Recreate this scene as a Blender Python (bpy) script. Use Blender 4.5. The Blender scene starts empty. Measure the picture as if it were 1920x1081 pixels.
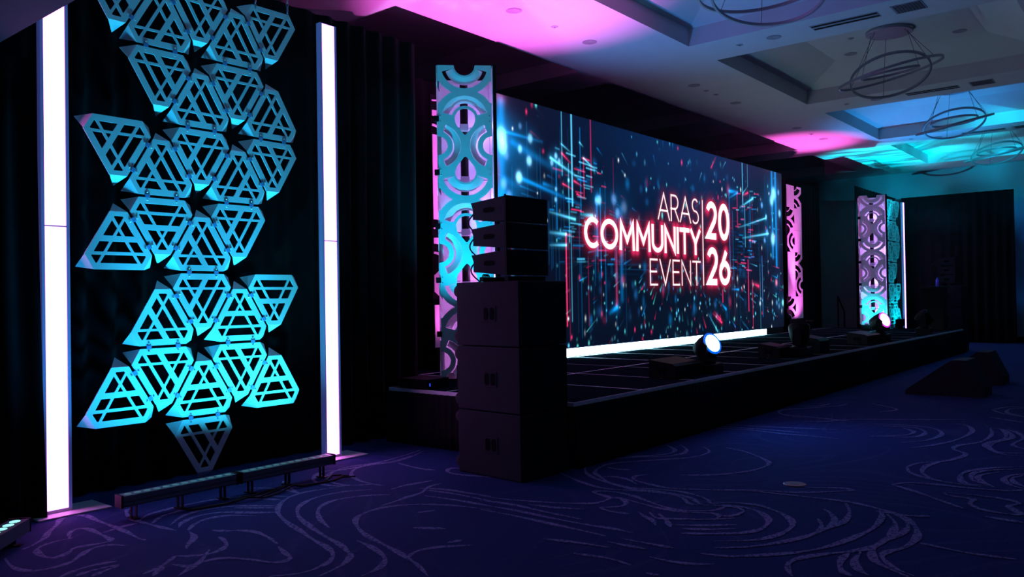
import bpy, bmesh, math, random
import numpy as np
from mathutils import Vector, Matrix

random.seed(7)
RNG = np.random.default_rng(11)
SC = bpy.context.scene
COL = SC.collection
PI = math.pi

# ------------------------------------------------------------------ camera
YAW, PITCH, ROLL, FPX = 0.88355, 0.01156, -0.01565, 1528.2
fwd = Vector((math.sin(YAW) * math.cos(PITCH), math.cos(YAW) * math.cos(PITCH), math.sin(PITCH)))
rgt0 = Vector((math.cos(YAW), -math.sin(YAW), 0))
up0 = rgt0.cross(fwd)
rgt = rgt0 * math.cos(ROLL) + up0 * math.sin(ROLL)
upv = -rgt0 * math.sin(ROLL) + up0 * math.cos(ROLL)
cam_data = bpy.data.cameras.new('camera')
cam_data.sensor_width = 36.0
cam_data.lens = FPX / 1920.0 * 36.0
cam_data.clip_start = 0.05
cam_data.clip_end = 200
cam = bpy.data.objects.new('camera', cam_data)
COL.objects.link(cam)
m = Matrix.Identity(4)
for i in range(3):
    m[i][0] = rgt[i]; m[i][1] = upv[i]; m[i][2] = -fwd[i]
m[2][3] = 1.45
cam.matrix_world = m
SC.camera = cam

# ------------------------------------------------------------------ world + view
world = bpy.data.worlds.new('world')
world.use_nodes = True
world.node_tree.nodes['Background'].inputs[0].default_value = (0.24, 0.33, 0.72, 1)
world.node_tree.nodes['Background'].inputs[1].default_value = 0.088
SC.world = world
SC.view_settings.view_transform = 'Standard'
SC.view_settings.look = 'None'
SC.view_settings.exposure = 0.0
SC.view_settings.gamma = 1.0
SC.view_settings.use_curve_mapping = False


def spot(name, loc, target, color, power, size_deg, blend=0.6, radius=0.05, gobo=None):
    d = bpy.data.lights.new(name, 'SPOT')
    d.color = color; d.energy = power
    d.spot_size = math.radians(size_deg); d.spot_blend = blend
    d.shadow_soft_size = radius
    o = bpy.data.objects.new(name, d)
    COL.objects.link(o)
    o.location = loc
    v = Vector(target) - Vector(loc)
    o.rotation_euler = v.to_track_quat('-Z', 'Y').to_euler()
    if gobo:
        d.use_nodes = True
        nt = d.node_tree
        em = nt.nodes['Emission']
        tc = nt.nodes.new('ShaderNodeTexCoord')
        mp = nt.nodes.new('ShaderNodeMapping')
        mp.inputs['Scale'].default_value = gobo
        nz = nt.nodes.new('ShaderNodeTexNoise')
        nz.inputs['Scale'].default_value = 3.0
        nz.inputs['Detail'].default_value = 2.0
        rp = nt.nodes.new('ShaderNodeValToRGB')
        rp.color_ramp.elements[0].position = 0.42; rp.color_ramp.elements[0].color = (0.12, 0.12, 0.12, 1)
        rp.color_ramp.elements[1].position = 0.62
        nt.links.new(tc.outputs['Normal'], mp.inputs[0])
        nt.links.new(mp.outputs[0], nz.inputs['Vector'])
        nt.links.new(nz.outputs[0], rp.inputs[0])
        nt.links.new(rp.outputs[0], em.inputs['Strength'])
    return o


# stage washes (fixtures built further down) and two wall beams without fixtures
STAGE_Z = 0.555
spot('pink_uplight_beam_a', (7.6, 6.93, 0.86), (7.75, 6.35, 5.0), (1.0, 0.12, 0.85), 2000, 56, 0.9, 0.06)
spot('pink_uplight_beam_b', (19.7, 6.93, 0.86), (19.3, 6.95, 5.0), (1.0, 0.12, 0.72), 1700, 44, 0.9, 0.06)
spot('pink_panel_wash_a', (7.6, 6.93, 0.86), (7.7, 7.25, 1.5), (1.0, 0.12, 0.75), 45, 130, 1.0, 0.05)
spot('pink_panel_wash_b', (19.7, 6.93, 0.86), (19.7, 7.25, 1.5), (1.0, 0.12, 0.75), 60, 130, 1.0, 0.05)
spot('cyan_uplight_beam_a', (5.95, 5.5, 0.82), (6.5, 6.0, 2.4), (0.0, 0.58, 1.0), 250, 62, 0.9, 0.06)
spot('blue_uplight_beam_a', (8.2, 6.6, 0.86), (9.3, 4.9, 5.0), (0.03, 0.3, 1.0), 450, 74, 1.0, 0.06)
spot('cyan_uplight_beam_b', (20.05, 5.36, 0.80), (20.5, 5.68, 0.95), (0.0, 0.8, 1.0), 60, 84, 0.9, 0.06)
spot('cyan_uplight_beam_c', (21.4, 5.3, 0.84), (22.6, 5.5, 5.0), (0.0, 0.72, 1.0), 4200, 60, 0.9, 0.06, gobo=(1.2, 5.0, 1.0))
spot('blue_uplight_beam_c', (21.05, 5.25, 0.84), (19.0, 4.3, 5.4), (0.02, 0.34, 1.0), 1200, 56, 1.0, 0.06)
spot('teal_wall_beam', (5.0, -6.0, 3.2), (26.3, 5.6, 4.75), (0.0, 0.5, 0.8), 34000, 13, 0.8, 0.05, gobo=(3.0, 3.0, 40.0))  # unseen source across the room, no fixture built
spot('blue_wall_beam', (5.0, -6.6, 2.6), (26.3, 2.2, 3.2), (0.01, 0.2, 0.9), 9000, 14, 0.8, 0.05, gobo=(6.0, 6.0, 30.0))  # second unseen source behind the camera, also without a fixture
spot('blue_stage_edge_wash', (8.63, 4.08, 0.98), (8.2, 2.4, 1.0), (0.03, 0.28, 1.0), 70, 150, 1.0, 0.1)
spot('pink_stage_edge_wash', (15.9, 4.15, 1.0), (15.2, 2.4, 1.3), (0.6, 0.2, 1.0), 8, 140, 1.0, 0.1)


def glow(name, loc, color, power):
    d = bpy.data.lights.new(name, 'POINT')
    d.color = color; d.energy = power; d.shadow_soft_size = 0.04
    o = bpy.data.objects.new(name, d); COL.objects.link(o); o.location = loc


for k in range(4):      # point lights added up each lattice tower to even its inner glow
    glow('tower_fill_a%d' % k, (6.98, 6.12, 0.85 + 0.85 * k), (0.5, 0.27, 1.0) if k > 1 else (0.85, 0.25, 1.0), 5)
    glow('tower_fill_b%d' % k, (20.9, 5.72, 0.95 + 0.76 * k), (0.55, 0.27, 1.0), 5)


# ------------------------------------------------------------------ materials
MATS = {}


def mat(name, color, rough=0.6, metal=0.0, vary=0.15, scale=8.0, bump=0.0, emit=None, estr=1.0, sheen=0.0, spec=None):
    if name in MATS:
        return MATS[name]
    mt = bpy.data.materials.new(name)
    mt.use_nodes = True
    nt = mt.node_tree
    b = nt.nodes['Principled BSDF']
    b.inputs['Roughness'].default_value = rough
    b.inputs['Metallic'].default_value = metal
    if spec is not None:
        b.inputs['Specular IOR Level'].default_value = spec
    if sheen:
        b.inputs['Sheen Weight'].default_value = sheen
    tc = nt.nodes.new('ShaderNodeTexCoord')
    nz = nt.nodes.new('ShaderNodeTexNoise')
    nz.inputs['Scale'].default_value = scale
    nz.inputs['Detail'].default_value = 4
    nt.links.new(tc.outputs['Object'], nz.inputs['Vector'])
    rp = nt.nodes.new('ShaderNodeValToRGB')
    c = color
    rp.color_ramp.elements[0].position = 0.3
    rp.color_ramp.elements[1].position = 0.7
    rp.color_ramp.elements[0].color = (c[0] * (1 - vary), c[1] * (1 - vary), c[2] * (1 - vary), 1)
    rp.color_ramp.elements[1].color = (min(1, c[0] * (1 + vary)), min(1, c[1] * (1 + vary)), min(1, c[2] * (1 + vary)), 1)
    nt.links.new(nz.outputs['Fac'], rp.inputs[0])
    nt.links.new(rp.outputs[0], b.inputs['Base Color'])
    if bump:
        bp = nt.nodes.new('ShaderNodeBump')
        bp.inputs['Strength'].default_value = bump
        bp.inputs['Distance'].default_value = 0.01
        n2 = nt.nodes.new('ShaderNodeTexNoise')
        n2.inputs['Scale'].default_value = scale * 12
        nt.links.new(tc.outputs['Object'], n2.inputs['Vector'])
        nt.links.new(n2.outputs['Fac'], bp.inputs['Height'])
        nt.links.new(bp.outputs[0], b.inputs['Normal'])
    if emit:
        b.inputs['Emission Color'].default_value = (*emit, 1)
        b.inputs['Emission Strength'].default_value = estr
    MATS[name] = mt
    return mt


M_WHITE = mat('ceiling_paint', (0.62, 0.62, 0.62), 0.85, vary=0.03, scale=2)
M_WALL = mat('wall_paint', (0.22, 0.24, 0.27), 0.85, vary=0.05, scale=2)
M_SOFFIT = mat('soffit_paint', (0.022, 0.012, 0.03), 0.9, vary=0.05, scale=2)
M_DRAPE = mat('black_velour', (0.005, 0.0055, 0.007), 0.95, vary=0.25, scale=5, sheen=0.02, spec=0.05)
M_SKIRT = mat('black_skirt_cloth', (0.008, 0.008, 0.010), 0.85, vary=0.2, scale=6, spec=0.15)
M_BLACK = mat('black_paint', (0.0035, 0.0035, 0.0042), 0.55, vary=0.2, scale=20, bump=0.15, spec=0.14)
M_SPK = mat('speaker_texture_paint', (0.017, 0.013, 0.024), 0.75, vary=0.15, scale=40, bump=0.3, spec=0.25)
M_GRILLE = mat('speaker_grille', (0.008, 0.008, 0.009), 0.7, vary=0.2, scale=60, bump=0.4, spec=0.2)
M_HOLE = mat('recess_black', (0.003, 0.003, 0.003), 0.9, vary=0.1, spec=0.1)
M_RUB = mat('black_rubber', (0.01, 0.01, 0.01), 0.7, spec=0.2)
M_ALU = mat('anodised_aluminium', (0.6, 0.62, 0.66), 0.35, 0.9, vary=0.06, scale=14)
M_ALUW = mat('matt_aluminium', (0.5, 0.5, 0.55), 0.5, 0.4, vary=0.06, scale=14)
M_STEEL = mat('bright_screw_steel', (0.85, 0.85, 0.85), 0.25, 0.6, vary=0.03)
M_TILE = mat('white_tile_sheet', (0.72, 0.74, 0.76), 0.55, vary=0.03, scale=5)
M_PANEL = mat('white_panel_sheet', (0.74, 0.74, 0.76), 0.55, vary=0.03, scale=5)
M_CLIP = mat('clear_blue_clip', (0.2, 0.26, 0.5), 0.2, vary=0.05)
M_DECK = mat('stage_deck_carpet', (0.006, 0.013, 0.016), 1.0, vary=0.2, scale=30, spec=0.0)
M_RING = mat('brushed_ring_metal', (0.32, 0.32, 0.36), 0.45, 0.5, vary=0.05)
M_VENT = mat('dark_vent', (0.06, 0.06, 0.07), 0.7)
M_GRIL = mat('grey_grille', (0.3, 0.3, 0.33), 0.7)
M_LAMP = mat('tube_diffuser', (0.8, 0.7, 0.8), 0.5, vary=0.02, emit=(1.0, 0.2, 1.0), estr=7.0)
M_EDGE_GLOW = mat('acrylic_edge_glow', (0.25, 0.3, 0.45), 0.3, vary=0.04, emit=(0.13, 0.16, 0.75), estr=0.17)  # emission stands in for lamp light carried along the frame edges
M_STRIP = mat('strip_diffuser', (0.8, 0.9, 0.9), 0.5, vary=0.02, emit=(0.33, 0.78, 1.0), estr=24.0)
M_LENSB = mat('blue_wash_lens', (0.6, 0.7, 0.9), 0.3, vary=0.02, emit=(0.28, 0.62, 1.0), estr=9.0)
M_LENSBR = mat('blue_lens_rim', (0.1, 0.2, 0.6), 0.3, vary=0.02, emit=(0.0, 0.13, 1.0), estr=1.0)
M_LENSW = mat('white_wash_lens', (0.8, 0.85, 0.9), 0.3, vary=0.02, emit=(0.7, 0.85, 1.0), estr=3.0)
M_LENSWR = mat('white_lens_rim', (0.2, 0.25, 0.3), 0.3, vary=0.02)
M_LENSP = mat('pink_wash_lens', (0.9, 0.7, 0.9), 0.3, vary=0.02, emit=(1.0, 0.55, 1.0), estr=6.0)
M_LENSPR = mat('pink_lens_rim', (0.6, 0.1, 0.6), 0.3, vary=0.02, emit=(0.8, 0.05, 0.8), estr=1.0)
M_LED = mat('cyan_led_cell', (0.4, 0.7, 0.7), 0.3, vary=0.02, emit=(0.25, 0.9, 0.8), estr=1.5)
M_LEDDIM = mat('dim_led_cell', (0.2, 0.35, 0.32), 0.3, vary=0.02, emit=(0.10, 0.32, 0.25), estr=0.25)
M_BATTEN = mat('batten_housing', (0.16, 0.16, 0.18), 0.4, 0.5, vary=0.06, scale=14)
M_BLUELED = mat('blue_status_led', (0.1, 0.1, 0.8), 0.3, vary=0.02, emit=(0.03, 0.08, 1.0), estr=1.5)
M_PINKLENS = mat('pink_par_lens', (0.8, 0.2, 0.7), 0.3, vary=0.02, emit=(1.0, 0.15, 0.8), estr=2.0)
M_CYANLENS = mat('cyan_par_lens', (0.2, 0.7, 0.8), 0.3, vary=0.02, emit=(0.05, 0.7, 1.0), estr=2.0)
M_TEXTW = mat('sign_white', (0.8, 0.8, 0.8), 0.5, vary=0.0, emit=(1.0, 0.86, 0.86), estr=1.1)
M_TEXTB = mat('sign_white_bold', (0.8, 0.8, 0.8), 0.5, vary=0.0, emit=(1.0, 0.9, 0.92), estr=1.25)
M_PLATE = mat('white_base_plate', (0.6, 0.6, 0.62), 0.5, vary=0.04)
M_BOTTLE = mat('blue_lit_bottle_plastic', (0.1, 0.12, 0.75), 0.2, vary=0.05)  # blue light on the bottle is put into its base colour


def carpet_material(band=False):
    mt = bpy.data.materials.new('carpet_band' if band else 'swirl_carpet')
    mt.use_nodes = True
    nt = mt.node_tree
    N = nt.nodes.new
    L = nt.links.new
    b = nt.nodes['Principled BSDF']
    b.inputs['Roughness'].default_value = 0.95
    b.inputs['Specular IOR Level'].default_value = 0.1
    tc = N('ShaderNodeTexCoord')
    mp = N('ShaderNodeMapping')
    mp.inputs['Rotation'].default_value = (0, 0, 0.5)
    mp.inputs['Scale'].default_value = (0.62, 1.0, 1.0)
    L(tc.outputs['Object'], mp.inputs[0])

    def math_(op, a, bv=None, c=None):
        n = N('ShaderNodeMath'); n.operation = op
        for k, v in enumerate((a, bv, c)):
            if v is None: continue
            if isinstance(v, (int, float)): n.inputs[k].default_value = v
            else: L(v, n.inputs[k])
        return n.outputs[0]

    def noise(scale, detail=0.0, w=0.0, dist=0.0):
        n = N('ShaderNodeTexNoise'); n.noise_dimensions = '4D'
        n.inputs['Scale'].default_value = scale
        n.inputs['Detail'].default_value = detail
        n.inputs['W'].default_value = w
        n.inputs['Distortion'].default_value = dist
        L(mp.outputs[0], n.inputs['Vector'])
        return n.outputs['Fac']
    h = noise(0.5, 0.75, 3.1, 0.5)
    # contour lines of a slow field: flowing parallel bands
    fr = math_('FRACT', math_('MULTIPLY', h, 22.0))
    d = math_('ABSOLUTE', math_('SUBTRACT', fr, 0.5))           # 0 on the line
    wid = noise(0.95, 1.5, 9.3)
    wid2 = math_('MULTIPLY', math_('SUBTRACT', wid, 0.40), 0.8)  # line half width varies and vanishes
    wid3 = math_('MINIMUM', math_('MAXIMUM', wid2, -0.04), 0.15)
    edge = noise(26, 2.0, 1.7)
    wid4 = math_('ADD', wid3, math_('MULTIPLY', math_('SUBTRACT', edge, 0.5), 0.24))
    line = math_('SMOOTH_MIN', 1.0, math_('MAXIMUM', math_('MULTIPLY', math_('SUBTRACT', wid4, d), 14.0), 0.0), 0.05)
    # broken brush texture
    br = noise(55, 2.0, 4.4)
    brk = math_('MINIMUM', math_('MAXIMUM', math_('MULTIPLY', math_('SUBTRACT', br, 0.36), 6.0), 0.2), 1.0)
    fac = math_('MINIMUM', math_('MAXIMUM', math_('MULTIPLY', math_('MULTIPLY', line, brk), 0.08), 0.0), 1.0) if not band else brk
    pile = noise(160, 2.0, 0.3)
    big = noise(0.9, 3.0, 6.0)
    base = N('ShaderNodeMix'); base.data_type = 'RGBA'
    base.inputs['A'].default_value = (0.009, 0.024, 0.105, 1)
    base.inputs['B'].default_value = (0.020, 0.038, 0.150, 1)
    L(math_('ADD', math_('MULTIPLY', pile, 0.6), math_('MULTIPLY', big, 0.4)), base.inputs['Factor'])
    mix = N('ShaderNodeMix'); mix.data_type = 'RGBA'
    L(fac, mix.inputs['Factor'])
    L(base.outputs['Result'], mix.inputs['A'])
    mix.inputs['B'].default_value = (0.19, 0.20, 0.37, 1)
    L(mix.outputs['Result'], b.inputs['Base Color'])
    bp = N('ShaderNodeBump'); bp.inputs['Strength'].default_value = 0.35; bp.inputs['Distance'].default_value = 0.01
    L(pile, bp.inputs['Height'])
    L(bp.outputs[0], b.inputs['Normal'])
    return mt


M_CARPET = carpet_material()
M_BAND = carpet_material(True)

# ------------------------------------------------------------------ mesh helpers


def link_mesh(name, me, material, parent=None, smooth=False):
    if material is not None and len(me.materials) == 0:
        me.materials.append(material)
    if smooth:
        me.polygons.foreach_set('use_smooth', [True] * len(me.polygons))
    o = bpy.data.objects.new(name, me)
    COL.objects.link(o)
    if parent:
        o.parent = parent
    return o


def raw(name, verts, faces, material, parent=None, smooth=False):
    me = bpy.data.meshes.new(name)
    me.from_pydata([tuple(v) for v in verts], [], faces)
    me.update()
    return link_mesh(name, me, material, parent, smooth)


class MB:
    def __init__(s): s.v = []; s.f = []

    def add(s, verts, faces):
        o = len(s.v); s.v += [tuple(v) for v in verts]; s.f += [tuple(i + o for i in f) for f in faces]; return s

    def box(s, x0, x1, y0, y1, z0, z1, bev=0.0):
        if bev <= 0:
            v = [(x, y, z) for z in (z0, z1) for y in (y0, y1) for x in (x0, x1)]
            return s.add(v, [(0, 2, 3, 1), (4, 5, 7, 6), (0, 1, 5, 4), (2, 6, 7, 3), (0, 4, 6, 2), (1, 3, 7, 5)])
        bm = bmesh.new()
        bmesh.ops.create_cube(bm, size=1)
        for q in bm.verts:
            q.co = Vector(((x0 + x1) / 2 + q.co.x * (x1 - x0), (y0 + y1) / 2 + q.co.y * (y1 - y0), (z0 + z1) / 2 + q.co.z * (z1 - z0)))
        bmesh.ops.bevel(bm, geom=bm.edges[:], offset=bev, segments=2, affect='EDGES', profile=0.5)
        bm.verts.index_update()
        s.add([q.co[:] for q in bm.verts], [[q.index for q in f.verts] for f in bm.faces])
        bm.free(); return s

    def prism(s, poly, axis, a, b):
        """extrude a 2-D polygon along an axis: axis 'x' poly=(y,z); 'y' poly=(x,z); 'z' poly=(x,y)"""
        n = len(poly)
        def P(p, t):
            return (t, p[0], p[1]) if axis == 'x' else (p[0], t, p[1]) if axis == 'y' else (p[0], p[1], t)
        v = [P(p, a) for p in poly] + [P(p, b) for p in poly]
        f = [tuple(range(n))[::-1], tuple(range(n, 2 * n))] + [(i, (i + 1) % n, n + (i + 1) % n, n + i) for i in range(n)]
        return s.add(v, f)

    def tube(s, pts, r, n=8, closed=False, cap=True):
        pts = [Vector(p) for p in pts]; k = len(pts); rings = []
        prev = None
        for i, p in enumerate(pts):
            if closed: t = pts[(i + 1) % k] - pts[i - 1]
            else: t = pts[min(i + 1, k - 1)] - pts[max(i - 1, 0)]
            t.normalize()
            if prev is None:
                a = Vector((0, 0, 1)) if abs(t.z) < 0.9 else Vector((1, 0, 0))
                u = t.cross(a).normalized()
            else:
                u = (prev - t * prev.dot(t)).normalized()
            prev = u; w = t.cross(u)
            rr = r[i] if isinstance(r, (list, tuple)) else r
            rings.append([p + (u * math.cos(2 * PI * j / n) + w * math.sin(2 * PI * j / n)) * rr for j in range(n)])
        v = [q for g in rings for q in g]; f = []
        for i in range(k if closed else k - 1):
            for j in range(n):
                f.append((i * n + j, i * n + (j + 1) % n, ((i + 1) % k) * n + (j + 1) % n, ((i + 1) % k) * n + j))
        if cap and not closed:
            f.append(tuple(range(n))[::-1]); f.append(tuple(range((k - 1) * n, k * n)))
        return s.add(v, f)

    def lathe(s, prof, n=24, center=(0, 0, 0), M=None):
        c = Vector(center); v = []
        for (r, z) in prof:
            for j in range(n):
                q = Vector((r * math.cos(2 * PI * j / n), r * math.sin(2 * PI * j / n), z))
                v.append((M @ q if M else q) + c)
        k = len(prof); f = []
        for i in range(k - 1):
            for j in range(n):
                f.append((i * n + j, i * n + (j + 1) % n, (i + 1) * n + (j + 1) % n, (i + 1) * n + j))
        f.append(tuple(range(n))[::-1]); f.append(tuple(range((k - 1) * n, k * n)))
        return s.add(v, f)

    def xform(s, M):
        s.v = [tuple(M @ Vector(q)) for q in s.v]; return s

    def build(s, name, material, parent=None, smooth=False):
        return raw(name, s.v, s.f, material, parent, smooth)


def tag(o, label, cat, group=None, kind=None):
    if label: o['label'] = label
    if cat: o['category'] = cat
    if group: o['group'] = group
    if kind: o['kind'] = kind
    return o


def thing(name, label, cat, loc=(0, 0, 0), rotz=0.0, group=None):
    o = bpy.data.objects.new(name, None)
    COL.objects.link(o)
    o.location = loc; o.rotation_euler = (0, 0, rotz)
    o.empty_display_size = 0.1
    return tag(o, label, cat, group)


def struct(o):
    o['kind'] = 'structure'; return o


def copy_tree(o, parent=None):
    c = o.copy(); COL.objects.link(c); c.parent = parent
    for ch in o.children: copy_tree(ch, c)
    return c


def march(sdf, u0, u1, v0, v1, nu, nv):
    """filled marching squares: polygons of the region sdf < 0 (sdf works on numpy arrays)"""
    U, V = np.meshgrid(np.linspace(u0, u1, nu + 1), np.linspace(v0, v1, nv + 1))
    D = sdf(U, V)
    D = np.where(np.abs(D) < 1e-6, -1e-6, D)
    verts = []; faces = []; idx = {}

    def vid(key, p):
        if key not in idx:
            idx[key] = len(verts); verts.append(p)
        return idx[key]
    for j in range(nv):
        for i in range(nu):
            cs = ((i, j), (i + 1, j), (i + 1, j + 1), (i, j + 1))
            ds = [D[b, a] for a, b in cs]
            if all(x > 0 for x in ds): continue
            poly = []
            for k in range(4):
                a, bq = cs[k], cs[(k + 1) % 4]
                da, db = ds[k], ds[(k + 1) % 4]
                if da < 0: poly.append(vid(a, (U[a[1], a[0]], V[a[1], a[0]])))
                if (da < 0) != (db < 0):
                    t = da / (da - db)
                    key = (min(a, bq), max(a, bq))
                    pa = (U[a[1], a[0]], V[a[1], a[0]]); pb = (U[bq[1], bq[0]], V[bq[1], bq[0]])
                    poly.append(vid(key, (pa[0] + (pb[0] - pa[0]) * t, pa[1] + (pb[1] - pa[1]) * t)))
            if len(poly) >= 3: faces.append(tuple(poly))
    return verts, faces


def sheet_mesh(name, verts2, faces, t, material):
    """2-D polygons in x,z turned into a sheet: front at y=0 facing -y, back at y=t"""
    n = len(verts2)
    v = [(a, 0, b) for a, b in verts2] + [(a, t, b) for a, b in verts2]
    f = [tuple(q) for q in faces] + [tuple(i + n for i in q[::-1]) for q in faces]
    cnt = {}
    for q in faces:
        for k in range(len(q)):
            e = (q[k], q[(k + 1) % len(q)])
            if (e[1], e[0]) in cnt: del cnt[(e[1], e[0])]
            else: cnt[e] = 1
    for a, b in cnt: f.append((b, a, a + n, b + n))
    me = bpy.data.meshes.new(name)
    me.from_pydata(v, [], f); me.update()
    me.materials.append(material)
    return me


# ------------------------------------------------------------------ floor, ceiling, walls
XL, XR, YN, YF, CZ = -7.0, 26.3, -9.0, 11.6, 5.0
floor = struct(raw('floor', [(XL, YN, 0), (XR, YN, 0), (XR, YF, 0), (XL, YF, 0)], [(0, 1, 2, 3)], M_CARPET))

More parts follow.
